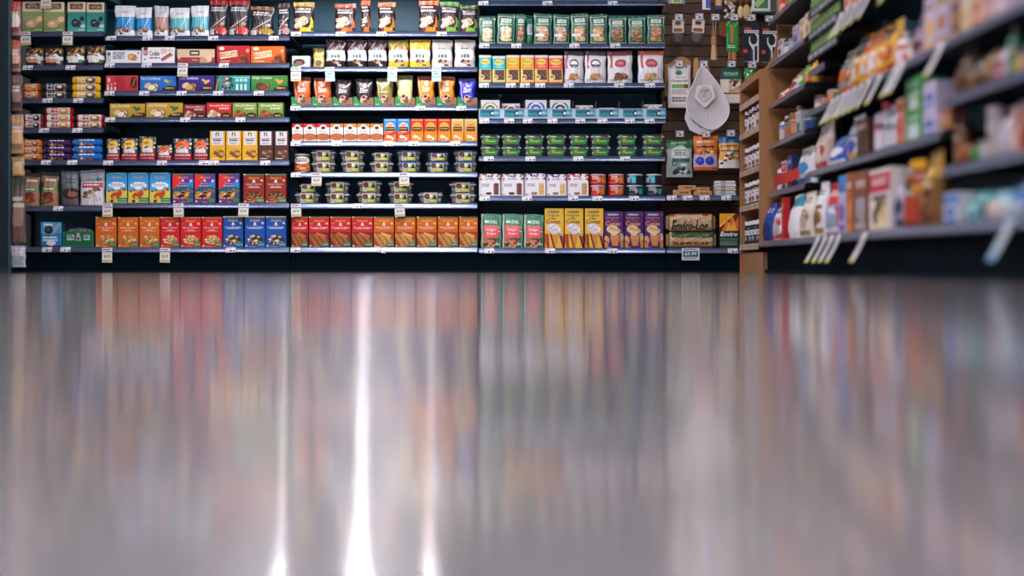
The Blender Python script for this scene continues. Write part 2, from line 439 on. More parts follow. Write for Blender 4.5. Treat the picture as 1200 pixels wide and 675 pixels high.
def row(bay, shelf, lip, entries, Y=D + .016):
    for e in entries:
        mk, spans = e[0], e[1]; opt = e[2] if len(e) > 2 else {}
        k = None; n = len(spans)
        for i, s in enumerate(spans):
            x0, x1, yt = s[:3]; yb = s[3] if len(s) > 3 else lip
            hpx = yb - yt; wpx = x1 - x0 - .5
            if k is None: k = mk(wpx, hpx)
            tier = s[4] if len(s) > 4 else None
            if tier: lab = f'{tier} {k.look}, {ORD[s[5]]} stack from left, {shelf}, {bay}'
            elif n in (2, 3): lab = f'{[["left", "right"], ["left", "middle", "right"]][n - 2][i]} of {NUM[n]} {k.plural}, {shelf}, {bay}'
            elif n > 1: lab = f'{ORD[i]} of {NUM[n]} {k.plural} from left, {shelf}, {bay}'
            else: lab = f'{k.look} on the {shelf}, {bay}'
            base_z = wz(lip) + .0006 + opt.get('dz', 0) + max(0, (lip - yb)) / PPM
            rz = opt.get('rz', [0] * n)[i] if 'rz' in opt else 0.
            ry = opt.get('ry', [0] * n)[i] if 'ry' in opt else 0.
            k.place((wx((x0 + x1) / 2), Y + (opt.get('dy', [0] * n)[i] if 'dy' in opt else 0.), base_z), lab, rz=rz, ry=ry,
                    scale=(wpx / k.dims[0], 1, (hpx - .3) / k.dims[1]), group=f'{k.plural} on the {shelf}, {bay}' if n > 1 else None)

# --- cracker cartons with a band at the top and a heap of biscuits
def snack(bg, band, lines, heap_cols, edge, pic=None, dark=None, tab='2f7a4f'):
    def f(a):
        if dark: a.grad(0, .55, dark, bg)
        a.rect(0, .955, 1, 1, band); a.rect(0, .955, .1, 1, 'e8e2d0')
        a.text("Annie's", .5, .865, .5, .085, 'e6b93c')
        a.disc(.5, .765, .055, 'f2ece0'); a.poly([(.40, .70), (.60, .70), (.55, .745), (.45, .745)], 'd8cfc0')
        a.ell(.88, .775, .07, .035, 'e8c078', -.6); a.rect(.05, .765, .22, .78, heap_cols[1])
        y = .645
        for t, w in lines: a.text(t, .5, y, w, .06, 'fbf6ee'); y -= .07
        a.rect(.2, y + .025, .8, y + .037, 'e8d8c8')
        if pic: pic(a)
        else:
            a.heap(.5, .25, .33, .12, heap_cols, 34, .085, 5, edge)
        a.rect(.62, .04, 1, .16, tab); a.rect(.68, .085, .95, .115, '8fc0a0')
        a.rect(.04, .03, .14, .08, 'e8d0a8'); a.rect(.2, .03, .55, .042, 'e8c8a8')
    return f
def sticks(cols, back):
    def f(a):
        a.rect(0, 0, 1, .50, back)
        for i in range(9):
            x = .02 + i * .095; a.line(x - .1, .46 - .01 * i, x + .30, .05 + .005 * i, .045, cols[i % len(cols)]); a.line(x - .1, .435 - .01 * i, x + .30, .025, .012, '4a2410')
        a.line(.35, .47, .85, .36, .05, cols[1]); a.line(.4, .41, .8, .30, .05, cols[0])
    return f
orange_snack = K_carton('cracker_box', 'orange snack carton', 'cracker box', snack('d8681f', '7f7a4c', [('Bunny Grahams', .72), ('Honey', .3)], ['d9a860', 'e8c488', 'b87c3c'], '6b3a14'), 'b8703a', base='d4641c')
red_snack = K_carton('cracker_box', 'bright red snack carton', 'cracker box', snack('d01e28', '9a8a58', [('Bunny Grahams', .72), ('Friends', .3)], ['e0b878', 'c8924c', 'f0d4a0'], '5a1a10'), 'a01820', base='d01c26')
blue_snack = K_carton('cracker_box', 'blue cocoa vanilla carton', 'cracker box', snack('1450a8', 'c8b060', [('Cocoa & Vanilla', .78)], ['ead0a0', '4a2a18', 'd8b070', '3a2014'], '0c2a60', tab='1f7a8a'), '103c80', base='124ea6')
def cheddar(a):
    a.grad(.42, 1, '58b8e8', '2a86d0'); a.grad(0, .42, 'd0c85c', 'e8cc4c'); a.rect(0, .965, 1, 1, '1f6a4a'); a.rect(.12, .975, .9, .99, 'e0d8a8')
    a.text("Annie's", .5, .85, .5, .09, 'd8a52c')
    for u, v, r in ((.22, .585, .1), (.38, .62, .12), (.55, .62, .13), (.72, .61, .12), (.82, .58, .09), (.5, .56, .2)): a.ell(u, v, r, r * .62, 'f4f6fa')
    a.fine(.2, .85, .545, .64, 3, '9a8ab8', 2)
    a.ell(.14, .40, .07, .04, 'a83820'); a.ell(.86, .45, .08, .05, 'c03824'); a.ell(.32, .42, .09, .04, '3a86c0')
    a.ell(.48, .26, .27, .11, 'b83a1c', .35); a.ell(.62, .34, .14, .09, 'c84a22'); a.ell(.5, .40, .08, .05, 'e0a040'); a.ell(.42, .2, .1, .05, 'e8b458'); a.heap(.47, .27, .18, .07, ['c8501f', '9a2c14', 'd86a2c'], 9, .06, 4)
    a.rect(.55, .05, 1, .18, '2a8a50'); a.rect(.6, .1, .95, .13, '8fd0a0'); a.ell(.28, .07, .08, .05, '3a2a20')
cheddar_box = K_carton('cracker_box', 'sky blue cheddar carton', 'cracker box', cheddar, '1f70b0', top='1f6a4a', base='58b0e0')
def rainbow(a):
    a.poly([(0, 1), (.55, 1), (.3, .55), (0, .45)], 'e0303c'); a.poly([(.5, 1), (1, 1), (1, .8), (.4, .62)], '6a3090'); a.poly([(1, .82), (1, .5), (.62, .62)], '1f8ad8')
    a.poly([(.3, .58), (.7, .62), (1, .5), (1, .2), (0, .2), (0, .45)], '1f5a78'); a.rect(0, .96, 1, 1, '3a7a5a'); a.text("Annie's", .5, .87, .5, .085, 'f0b83c')
    a.disc(.5, .76, .055, 'f2e8ea'); a.disc(.88, .75, .06, 'f0dcb0'); a.text('Bunny', .5, .665, .35, .055, 'f4e0f0'); a.text('Grahams', .5, .59, .55, .055, 'f4e0f0')
    a.heap(.45, .26, .42, .13, ['e8b860', 'c88a34', 'f0d090', 'd8a048'], 22, .09, 8, '5a2c14'); a.ell(.4, .24, .16, .06, '3a1a10', .2); a.ell(.52, .36, .09, .04, '2a1410'); a.speck(.7, .3, 1, .5, ['3aa05a', 'e06a2c', 'd02c50'], 9, .035)
    a.rect(.7, .05, 1, .16, '2a8a60'); a.rect(0, 0, .68, .07, '6a2a88'); a.rect(.05, .03, .14, .09, 'e0d0e8'); a.rect(.4, .03, .62, .045, 'e8d8f0')
rainbow_box = K_carton('cracker_box', 'rainbow snack carton', 'cracker box', rainbow, '4a2a78', top='3a7a5a', base='7a2a80')
brown_snack = K_carton('cracker_box', 'red brown chocolate carton', 'cracker box', snack('8e2a1c', '3f8060', [('Bunny Grahams', .74), ('Chocolate', .45)], ['4a2414', '5e3018', '3a1c12'], 'e0a860', tab='3a8a5a'), '6a1e16', base='8e2a1c')
cinnamon_box = K_carton('cracker_box', 'red cinnamon graham carton', 'cracker box', snack('c8222a', '8a8a4c', [('Cinnamon Grahams', .85)], TAN, None, sticks(['b0602c', 'c87a3c', '8a4420'], '7a2018'), tab='2a7a60'), '981a20', base='c8222a')
honey_box = K_carton('cracker_box', 'orange honey graham carton', 'cracker box', snack('d0641a', '3a7a4c', [('Honey Grahams', .75)], TAN, None, sticks(['d89a50', 'e8b46c', 'b87430'], '9a4414'), tab='2a7a60'), 'a85014', base='d0641a')

# --- narrow end bay
def nature(bg0, bg1, band, cook):
    def f(a):
        a.grad(0, .62, bg1, bg0); a.rect(0, .66, 1, 1, 'e6d2ac'); a.rect(.15, .76, .85, .93, '4a2a20'); a.text('NATURE', .52, .83, .55, .075, 'f2e6d4'); a.rect(.3, .885, .7, .9, 'e8d8c0')
        a.rect(.05, .5, 1, .63, band); cook(a); a.rect(.6, .06, .95, .085, 'dfe4d0'); a.rect(.05, .03, .6, .045, 'c8d4b8')
    return f
def tan_cook(a): a.ell(.45, .27, .26, .12, 'e8b888', .15); a.ell(.62, .33, .2, .09, 'd9a878', .5); a.ell(.85, .42, .16, .09, 'f0c898', .7); a.ell(.42, .29, .12, .04, 'f6d8b4')
def dark_cook(a): a.ell(.42, .3, .2, .14, '2a2430'); a.ell(.60, .27, .16, .12, '3a3040'); a.ell(.8, .44, .13, .08, '18282c', .5); a.line(.33, .3, .5, .34, .02, 'e0d0d8'); a.ell(.85, .2, .14, .06, 'bfd8d8')
sage_box = K_carton('cookie_box', 'sage green cookie carton', 'cookie box', nature('a8b080', '6f8a4c', '8fa468', tan_cook), '8a8a60', base='8a9a5c')
teal_box = K_carton('cookie_box', 'teal cookie carton', 'cookie box', nature('2a9088', '3fb0a4', '2f8a86', dark_cook), '2a6a66', base='2a9088')
def nutbag(band, c2):
    def f(a):
        a.rect(0, .72, 1, 1, '3a3430'); a.speck(.1, .55, .9, .95, ['d07a30', '7a4424', 'e0c080', '2a1c18', '5a7a3c'], 26, .06, 4); a.rect(0, .3, 1, .5, 'e2e0de'); a.rect(.15, .16, .75, .36, band); a.rect(.2, .24, .7, .28, 'f0e0d0')
        a.rect(0, 0, 1, .16, '28262a'); a.disc(.8, .22, .1, c2); a.speck(.3, .5, .8, .7, ['f0f0ee', c2], 6, .06, 9)
    return f
dark_nut = K_pouch('snack_bag', 'plump dark bag with orange band', 'snack bag', nutbag('d8764c', 'c8c8c4'), '2a2628', .06, '4a4442', seal=.14, seed=2)
white_nut = K_pouch('snack_bag', 'plump bag with white sash', 'snack bag', nutbag('e8e8e4', '4a7a50'), '2a2a2a', .06, '5a4a40', seal=.14, seed=5)
def tube(bg, white, acc, dot):
    def f(a):
        a.rect(.22, .18, .86, .84, white); a.rect(0, 0, .12, 1, acc); a.rect(.9, 0, 1, 1, acc); a.ell(.68, .46, .17, .26, dot); a.fine(.26, .52, .3, .75, 2, acc, 3); a.ell(.66, .52, .09, .1, 'f0dcc0')
    return f
def K_tube(look, bg, white, acc, dot, back, plural=None): return K_flow('cookie_roll', look, 'cookie packet', tube(bg, white, acc, dot), back, .055, bg, plural)
orange_roll = K_tube('orange cookie roll', 'd8641c', 'f0d8c0', 'c8500f', 'd89040', 'b04a10')
black_roll = K_tube('black and white cookie roll', '2a2226', 'c8c4c8', '1c181c', '3a2a2c', '1c1a1e')
yellow_roll = K_tube('yellow cookie roll', 'e0a41c', 'e8dcc0', 'f0b81c', '5a4a44', 'b07a10')
blackcookie_roll = K_tube('white roll with black cookie', 'e8e4e6', 'f0eef0', 'b01c30', '2a2228', 'c8c4c8')
redend_roll = K_tube('white roll with red ends', 'e8e0d8', 'f2ece4', 'b81828', 'd0904c', 'b01828')
greenend_roll = K_tube('red roll with green lettering', 'd8d0c8', 'ece6de', 'a81c2c', 'a86438', 'a01828')
amber_roll = K_tube('amber and white cookie roll', 'e88a30', 'f4e6d8', 'e07a20', 'c05a18', 'c06818')
def fancy(bg, c):
    def f(a):
        a.grad(0, 1, c, bg); a.speck(.2, .1, .8, .4, ['e0b048', 'f0e0b0', 'd06a30', '7ab0d8'], 14, .035, 7)
    return f
def scribble(bg, c):
    def f(a):
        a.grad(0, 1, c, bg); a.fine(.25, .78, .5, .8, 1, 'ece8f0', 3); a.speck(.2, .1, .8, .42, ['e0b048', 'f0e0b0', 'd06a30', 'a05a28'], 16, .035, 7); a.rect(0, .4, .06, .6, 'f0e8d0')
    return f
purple_roll = K_flow('cookie_roll', 'purple biscuit roll', 'cookie packet', scribble('4a2468', '2f1648'), '2a1640', .055)
blue_roll = K_flow('cookie_roll', 'bright blue biscuit roll', 'cookie packet', scribble('1a7ad0', '0f5cb0'), '0f4a90', .055)
def brownbag(a):
    a.grad(0, 1, 'b07a58', '96745c'); a.rect(0, .88, 1, 1, '4a3a34'); a.fine(.3, .9, .69, .8, 1, 'f0ece4', 3); a.rect(0, .46, 1, .56, '4a9a44'); a.rect(.2, .49, .8, .52, 'e8f0e0'); a.heap(.5, .28, .3, .12, ['8a4a2c', 'a8603c', '6a3420'], 9, .16, 3, '4a2818'); a.rect(.0, .05, .3, .14, '3a7a3c'); a.ell(.12, .62, .12, .09, '2a3a7a')
brown_bag = K_pouch('cookie_bag', 'brown bag with green band', 'cookie bag', brownbag, '6a5040', .06, 'a07a5c', seed=3)
def darkgrey(a): a.grad(0, 1, '4a545a', '6a747a'); a.ell(.6, .36, .5, .16, '3a1c1e'); a.ell(.7, .34, .28, .08, '8a5a48'); a.rect(0, .0, 1, .05, '6a1c34'); a.fine(.35, .95, .62, .78, 2, '2a4048', 4); a.ell(.8, .16, .25, .05, '7a4a40')
grey_pouch = K_pouch('cookie_bag', 'dark grey pouch with brown cookies', 'cookie bag', darkgrey, '4a4e54', .05, '5a646a', seed=8)
def silverbag(a):
    a.rect(0, .66, 1, 1, '9aa2a8'); a.rect(0, .93, 1, .95, '6a7278'); a.text('simple', .5, .72, .5, .1, '1f4a3c'); a.ell(.78, .72, .12, .05, '1f5a3c'); a.rect(.1, .5, .92, .64, 'b83048'); a.fine(.15, .8, .54, .6, 1, 'f4e8e8', 3); a.heap(.4, .34, .26, .1, ['5a4030', '8a6a4c', 'c8b090'], 8, .11, 5, 'e8e0dc'); a.heap(.72, .44, .12, .08, ['5a4030', '7a5a40'], 4, .1, 7); a.fine(.55, .9, .12, .25, 3, 'b8a8b8', 4); a.rect(0, 0, 1, .03, '7a2038')
silver_pouch = K_pouch('cookie_bag', 'silver pouch with crimson band', 'cookie bag', silverbag, '9a9aa4', .055, 'dcd8de', seed=6, fold=1)
def bluedisp(a): a.rect(0, 0, 1, .55, '2a7ab8'); a.poly([(.08, .5), (.62, .5), (.62, 1), (.12, 1)], '5aa8d8'); a.poly([(.62, .5), (1, .95), (.62, .85)], '9aa8b4'); a.ell(.38, .68, .2, .16, '2a2228'); a.ell(.36, .7, .12, .07, '5a4a48'); a.rect(.14, .86, .58, .93, 'dfeef6'); a.fine(.1, .9, .2, .42, 2, 'e4eef4', 2); a.ell(.5, .16, .22, .1, 'e8e8e8'); a.rect(0, 0, 1, .06, '2a2a34')
blue_display = K_carton('display_carton', 'small blue carton with black cookie', 'cookie box', bluedisp, '2a5a80', .09, base='4a98cc')

# --- second bay
def kraft(mid, top='dfe2e6'):
    def f(a):
        a.rect(0, .62, 1, 1, top); a.rect(0, .2, 1, .62, mid); a.poly([(0, .62), (.5, .58), (1, .64), (1, .56), (.5, .5), (0, .54)], mid); a.rect(0, 0, 1, .2, 'eceef0'); a.speck(.05, .16, .95, .27, ['5a3a28', '8a5a40', 'c89a70', 'e0c8a8'], 22, .05, 6); a.fine(.35, .75, .73, .8, 2, '98a4b4', 5); a.rect(.3, .06, .42, .12, '2a2a34'); a.line(.6, .3, .8, .6, .02, 'f0f6fa')
    return f
blue_kraft = K_pouch('cookie_pouch', 'white and blue cookie pouch', 'cookie pouch', kraft('1f8fd0'), 'b8c0c8', .06, seed=1, fold=1, plural='white and blue cookie pouches')
pink_kraft = K_pouch('cookie_pouch', 'white and tan cookie pouch', 'cookie pouch', kraft('b88a7c', 'c8ccd0'), 'a8a8b0', .06, seed=4)
teal_kraft = K_pouch('cookie_pouch', 'white and aqua cookie pouch', 'cookie pouch', kraft('62b8c4'), 'a8b0b8', .06, seed=7, plural='white and aqua cookie pouches')
def blackbag(head, acc, text=None):
    def f(a):
        a.rect(0, .87, 1, 1, head); a.rect(.1, .93, .9, .945, '2a1a1a'); a.fine(.12, .88, .66, .8, 2, 'd8d4d0', 5); a.poly([(.05, .2), (.5, .5), (.95, .25), (.95, .05), (.05, .05)], '3a2a2a'); a.heap(.5, .28, .36, .12, ['6a4a3c', '4a3028', 'c09a80', '8a6a5a'], 13, .1, 6, '18141a'); a.line(.1, .22, .9, .56, .025, 'd8c8bc'); a.rect(.0, .05, .28, .2, 'd8d0d0'); a.ell(.7, .16, .3, .1, acc); a.speck(.3, .05, .9, .12, ['e8e4e4'], 5, .03)
    return f
red_black = K_pouch('cookie_pouch', 'black pouch with red header', 'cookie pouch', blackbag('c0242c', 'c83838'), '1a1a20', .06, '20202a', seed=2, plural='black pouches with red headers')
brown_black = K_pouch('cookie_pouch', 'black pouch with brown header', 'cookie pouch', blackbag('9a6a3c', 'b08a3c'), '1a1a20', .06, '1e1e26', seed=9)
plain_black = K_pouch('cookie_pouch', 'slim black pouch with pink cookies', 'cookie pouch', blackbag('4a3a34', 'b88a90'), '1a1a20', .06, '1c1c26', seed=12)
def flatbox(f0): return lambda a: f0(a)
def whitebox(a): a.rect(.03, .1, .13, .9, 'c8ccd0'); a.disc(.085, .72, .05, '5a626e'); a.fine(.2, .55, .3, .88, 4, '6a7288', 3); a.disc(.72, .5, .1, 'd8a45c'); a.disc(.80, .44, .09, 'c08a40'); a.disc(.72, .52, .05, 'e8c084'); a.disc(.93, .8, .03, '7a8a6a'); a.line(.25, .5, .5, .82, .05, '9aa0b0')
white_box = K_carton('biscuit_box', 'white carton with round biscuits', 'biscuit box', whitebox, 'c0c0c8', .08, base='ecebf0')
def cookiebox(a): a.rect(.06, .5, .18, 1, '7a2430'); a.rect(.04, .56, .2, .8, 'c8a0a0'); a.text('Cookie', .39, .62, .3, .3, '2a2428'); a.fine(.24, .55, .25, .38, 1, '7a4a50', 3); a.line(.6, .2, .9, .6, .18, 'a04a3c'); a.line(.66, .2, .95, .55, .1, 'c87a5c'); a.rect(.58, .6, .76, .92, 'd8c8c4'); a.ell(.86, .8, .1, .1, 'e0d0c4'); a.disc(.1, .25, .025, '3a3a4a')
cookie_box = K_carton('biscuit_box', 'white carton lettered Cookie', 'biscuit box', cookiebox, 'c0bcc0', .08, base='f0eef2')
def tanbox(a): a.rect(0, 0, 1, .42, '9a3a34'); a.rect(.34, .55, .6, .9, '3a2420'); a.rect(.38, .66, .56, .78, 'e8dcc8'); a.disc(.74, .28, .1, 'd8b48c'); a.disc(.83, .34, .1, 'e8c8a0'); a.ell(.7, .2, .1, .2, 'c89a70'); a.disc(.06, .36, .03, 'd8d0c0'); a.rect(.4, .2, .55, .26, 'e0b8a8')
tan_box = K_carton('biscuit_box', 'tan and maroon biscuit carton', 'biscuit box', tanbox, 'a8806a', .08, base='dcc0a0')
def biscuit(bg, c2):
    def f(a): a.grad(0, 1, c2, bg); a.line(.1, .42, .62, .58, .36, 'f0e0b8'); a.text('BISCUITS', .36, .5, .5, .22, '8a2a14', .12); a.ell(.16, .84, .08, .1, 'f0e6e0'); a.heap(.8, .25, .18, .2, ['6a2a14', '8a4420', 'a85a2c'], 8, .09, 3, '4a1a10'); a.ell(.93, .72, .05, .1, 'e0a890'); a.rect(.12, .1, .4, .15, 'e8c0a0')
    return f
red_biscuit = K_carton('biscuit_box', 'red biscuit carton', 'biscuit box', biscuit('c8242c', 'b01c26'), '981820', .08)
orange_biscuit = K_carton('biscuit_box', 'orange biscuit carton', 'biscuit box', biscuit('d86a14', 'c85a10'), 'a04a10', .08)
def bauli(bg, c2, name, cook, acc=None):
    def f(a):
        a.grad(0, 1, c2, bg); a.text(name, .3, .84, .52, .2, 'f0f0f4'); a.heap(.28, .27, .2, .13, cook, 7, .1, 4, '3a2a20'); a.ell(.84, .12, .24, .22, '221a1c', .1); a.fine(.7, .96, .1, .26, 1, 'e0a03c', 2); a.ell(.8, .6, .09, .1, acc or '5aa06a', .5); a.ell(.72, .68, .07, .08, acc or 'd8c050', -.5)
    return f
def redtall(a): a.grad(0, 1, 'b82430', 'd0404a'); a.fine(.3, .62, .1, .9, 5, 'a01a24', 2); [a.rect(.04 + i * .11, .05, .10 + i * .11, .3, 'f0d0c8') for i in range(3)]; [a.disc(.07 + i * .11, .38 + .05 * i, .03, 'f0d0c8') for i in range(3)]; a.rect(.06, .55, .14, .85, 'e8b0a8'); a.ell(.87, .55, .1, .36, '2a1a1a'); a.line(.84, .3, .9, .8, .05, 'd8963c')
red_tall = K_carton('biscuit_box', 'red carton standing sideways', 'biscuit box', redtall, '901820', .08)
blue_bauli = K_carton('biscuit_box', 'blue shortbread carton', 'biscuit box', bauli('2a7ad0', '2060b8', 'Pure Shortbread', PALE), '1a4a90', .08)
purple_bauli = K_carton('biscuit_box', 'violet shortbread carton', 'biscuit box', bauli('3a2890', '2a1c70', 'Butter Shortbread', ['d8a868', 'b88448', 'e8c48c'], 'd8a848'), '22185a', .08)
def teal_side(a): a.grad(0, 1, '1f8a8a', '2a9a98'); a.rect(0, 0, .1, 1, '1a3a44'); a.line(.03, .1, .09, .8, .08, 'd0903c'); a.speck(.2, .1, .4, .9, ['c8584c', 'e0d8c8', '3a2a2a', '7a3a34'], 30, .03, 4); a.speck(.38, .15, .52, .85, ['1a3040', '20545c'], 14, .03, 6); [a.rect(.6 + i * .12, .08, .66 + i * .12, .45, 'd8eeec') for i in range(3)]; [a.ring(.63 + i * .12, .7, .02, .045, 'd8eeec') for i in range(3)]; a.rect(.52, .85, 1, .9, 'b8dcd8')
teal_bauli = K_carton('biscuit_box', 'teal carton standing sideways', 'biscuit box', teal_side, '166a6a', .08)
green_bauli = K_carton('biscuit_box', 'green ginger cookie carton', 'biscuit box', bauli('3f8a3c', '2f7034', 'Ginger Cookies', ['7a4424', '9a5a30', '5a2f18'], 'd8943c'), '265a2a', .08)
gold_bauli = K_carton('biscuit_box', 'mustard shortbread carton', 'biscuit box', bauli('c8a43c', 'b08a2c', 'Lemon Shortbread', PALE, '3a6a34'), '8a6a20', .08)
def simple(bg, c2, cook):
    def f(a): a.grad(0, 1, c2, bg); a.text('SimpleBites', .52, .8, .8, .17, 'f4eee8'); a.fine(.5, .92, .5, .66, 1, 'f0d8c8', 4); a.heap(.28, .26, .24, .16, cook, 9, .09, 5, '4a2a1a'); a.ell(.78, .14, .2, .2, '221818'); a.rect(.66, .1, .9, .17, 'd8a03c')
    return f
maroon_simple = K_carton('biscuit_box', 'maroon small bites carton', 'biscuit box', simple('8a2430', '701a28', ['c89a78', 'a87454', 'e0c0a0']), '5a1620', .08)
red_simple = K_carton('biscuit_box', 'scarlet small bites carton', 'biscuit box', simple('d02a28', 'b82020', PALE), '901818', .08)
green_simple = K_carton('biscuit_box', 'olive green small bites carton', 'biscuit box', simple('8aa84c', '5f8a3c', ['b0542c', 'c86a34', '8a3c20']), '4a6a30', .08)
def arch(c, low=False):
    def f(a):
        a.rect(0, .3, 1, 1, '4a4648'); a.speck(.02, .45, .98, .98, ['c8c4c8', '2a262a', '8a868a', 'e8e4e4'], 26, .05, 5); a.ell(.5, .62, .36, .3, c); a.rect(.15, .32, .85, .5, 'd8d0d0'); a.fine(.3, .72, .66, .76, 1, '6a4a20', 2); a.rect(.28, .5, .74, .6, 'e0d4b8'); a.ell(.46, .55, .14, .035, '24406a', .3); a.ell(.62, .56, .07, .03, '3a5a84', -.4); a.rect(0, 0, 1, .34, 'a01c2c'); a.fine(.08, .95, .16, .28, 1, 'e8c0c0', 3); a.fine(.1, .92, .05, .13, 1, 'd08a90', 4)
    return f
yellow_arch = K_pouch('cookie_pouch', 'clear pouch with yellow arch label', 'cookie pouch', arch('e0b02c'), '3a3838', .05, seal=.09, seed=3, plural='clear pouches with yellow arch labels')
orange_arch = K_pouch('cookie_pouch', 'clear pouch with orange arch label', 'cookie pouch', arch('e05c1c'), '3a3838', .05, seal=.09, seed=5, plural='clear pouches with orange arch labels')
low_arch = K_pouch('cookie_pouch', 'sunken pouch with orange arch', 'cookie pouch', arch('e05c1c'), '3a3838', .05, seal=.06, seed=6)
def nbox(bg, low, cook):
    def f(a):
        a.rect(.12, .52, .88, .98, 'ddd8da'); a.text('n', .5, .88, .22, .13, '2a2428'); a.rect(.2, .72, .8, .75, '8a8488'); a.fine(.25, .75, .62, .7, 1, '2a2428', 3); a.fine(.25, .75, .545, .6, 2, '8a8088', 5)
        if low: a.rect(0, 0, 1, .46, low)
        a.heap(.52, .26, .32, .1, cook, 9, .16, 4, '5a3418'); a.rect(.1, .06, .6, .085, 'e8dcc0')
    return f
yellow_n = K_carton('biscuit_box', 'tall yellow biscuit carton', 'biscuit box', nbox('e8b01c', None, ['b0783c', '8a5628', 'd09a58']), 'b0801a', .05, base='e6ae1e')
brown_n = K_carton('biscuit_box', 'tall chocolate brown carton', 'biscuit box', nbox('4a2a24', None, ['7a5040', 'a87a62', '5a382c']), '3a201c', .05, base='4e2c26')

# --- third bay
def melting(head, stripe, title=None, dark='2e1a1c'):
    def f(a):
        a.rect(0, .84, 1, 1, head); a.line(0, .9, 1, .98, .03, stripe); a.rect(0, .2, 1, .84, dark)
        if title: a.text(title, .48, .755, .7, .09, 'f0ece8')
        else: a.fine(.12, .85, .71, .8, 1, 'f0ece8', 6)
        a.rect(.12, .64, .85, .69, 'd8d0cc'); a.heap(.42, .32, .3, .17, ['e8dcc8', 'd8c4a4', 'f4ece0', 'c8ac88'], 10, .16, 7, '6a4a3c'); a.poly([(.62, 0), (.98, 0), (.98, .35), (.85, .52), (.84, .25)], stripe); a.ell(.55, .06, .3, .1, stripe); a.rect(0, .03, .35, .13, '5a2a2c'); a.rect(.84, .05, .97, .16, '2a3a5a')
    return f
lemon_melt = K_pouch('cookie_pouch', 'pouch lettered LEMON with gold header', 'cookie pouch', melting('b8923c', 'd8c02c', 'LEMON'), '4a2a24', .06, '3a2020', seal=.15, seed=2)
choc_melt = K_pouch('cookie_pouch', 'chocolate pouch with rust header', 'cookie pouch', melting('9a4020', 'c8703c', 'CHOCOLATE'), '4a2a24', .06, '3a2020', seal=.15, seed=5)
edge_melt = K_pouch('cookie_pouch', 'pouch turned edge on beside chocolate pouch', 'cookie pouch', melting('c84a20', 'd8702c'), '3a2024', .05, '3a2020', seal=.15, seed=7)
orange_melt = K_pouch('cookie_pouch', 'dark pouch with orange header', 'cookie pouch', melting('c8561c', 'e88a1c'), '4a2a24', .06, '3a2020', seal=.15, seed=8, plural='dark pouches with orange headers')
matcha_melt = K_pouch('cookie_pouch', 'pouch lettered MATCHA with green header', 'cookie pouch', melting('3f8a2c', '8ab83c', 'MATCHA'), '4a2a24', .06, '3a2020', seal=.15, seed=3)
matcha_melt2 = K_pouch('cookie_pouch', 'slumped green matcha pouch', 'cookie pouch', melting('2a4a24', '8ac03c', 'MATCHA'), '4a2a24', .06, '3a2020', seal=.15, seed=11, fold=1)
def threehole(top, low, mid='e8e6ea', dots=None):
    def f(a):
        a.rect(0, .62, 1, 1, top)
        if dots: a.speck(.05, .84, .95, .97, ['e8e4d0'], 12, .018, 3)
        a.rect(.0, .22, 1, .6, mid); a.poly([(0, .62), (.5, .56), (1, .62), (1, .5), (0, .5)], mid); a.fine(.3, .75, .62, .69, 1, '3a3a3a' if not dots else '6a5a1c', 2)
        for u in (.34, .5, .66): a.ell(u, .4, .07, .07, '5a6a62')
        a.fine(.32, .68, .44, .5, 1, '8a9a90', 4); a.rect(0, 0, 1, .24, low); a.heap(.5, .2, .28, .06, ['c8a888', '4a3a34', 'b89070', '6a5044'], 8, .08, 4); a.rect(.62, .05, .8, .11, '4a3a34' if low != '2a2024' else 'd8d0c8'); a.line(.1, .6, .4, .9, .02, 'b8b0b0'); a.line(.9, .6, .65, .86, .02, 'a8a0a4')
    return f
dark_three = K_pouch('snack_pouch', 'dark brown pouch with white label', 'snack pouch', threehole('3a2226', '2a2024', 'd0d4dc'), '2a1c20', .06, '2e1e22', seed=3, plural='dark brown pouches with white labels')
gold_three = K_pouch('snack_pouch', 'olive gold snack pouch', 'snack pouch', threehole('8a7420', 'd8b43c', dots=1), '7a661c', .06, seed=5, plural='olive gold snack pouches')
yel_three = K_pouch('snack_pouch', 'bright yellow snack pouch', 'snack pouch', threehole('d8ac1c', 'e8c43c', dots=1), 'a8841c', .06, seed=8, plural='bright yellow snack pouches')
wht_three = K_pouch('snack_pouch', 'pale grey snack pouch', 'snack pouch', threehole('b0aca4', 'd8d0cc', 'eceaec'), '8a8884', .06, seed=9, plural='pale grey snack pouches')
def tinytray(a): a.rect(0, 0, 1, .8, 'c8c4c4'); a.ell(.4, .45, .32, .28, '3a2024'); a.ell(.4, .4, .2, .16, '8a5a4c'); a.ell(.2, .2, .2, .14, '5a7a44'); a.rect(.75, .2, .95, .8, 'e8e4e4'); a.rect(0, .85, 1, 1, 'e0e0e4')
tiny_tray = K_carton('snack_tray', 'small white tray box', 'snack tray', tinytray, 'b0acac', .06, base='d8d4d4')
def tinyyel(a): a.rect(0, .72, 1, 1, '5a4a20'); a.rect(0, .3, 1, .75, 'e0b424'); a.rect(.1, .08, .9, .45, 'd8d0b8'); a.ell(.5, .22, .3, .16, '7a6a34'); a.fine(.2, .9, .45, .6, 2, '6a4a14', 2)
tiny_yellow = K_pouch('snack_pouch', 'small yellow snack bag', 'snack pouch', tinyyel, 'a8841c', .04, 'd8b024', seed=4)
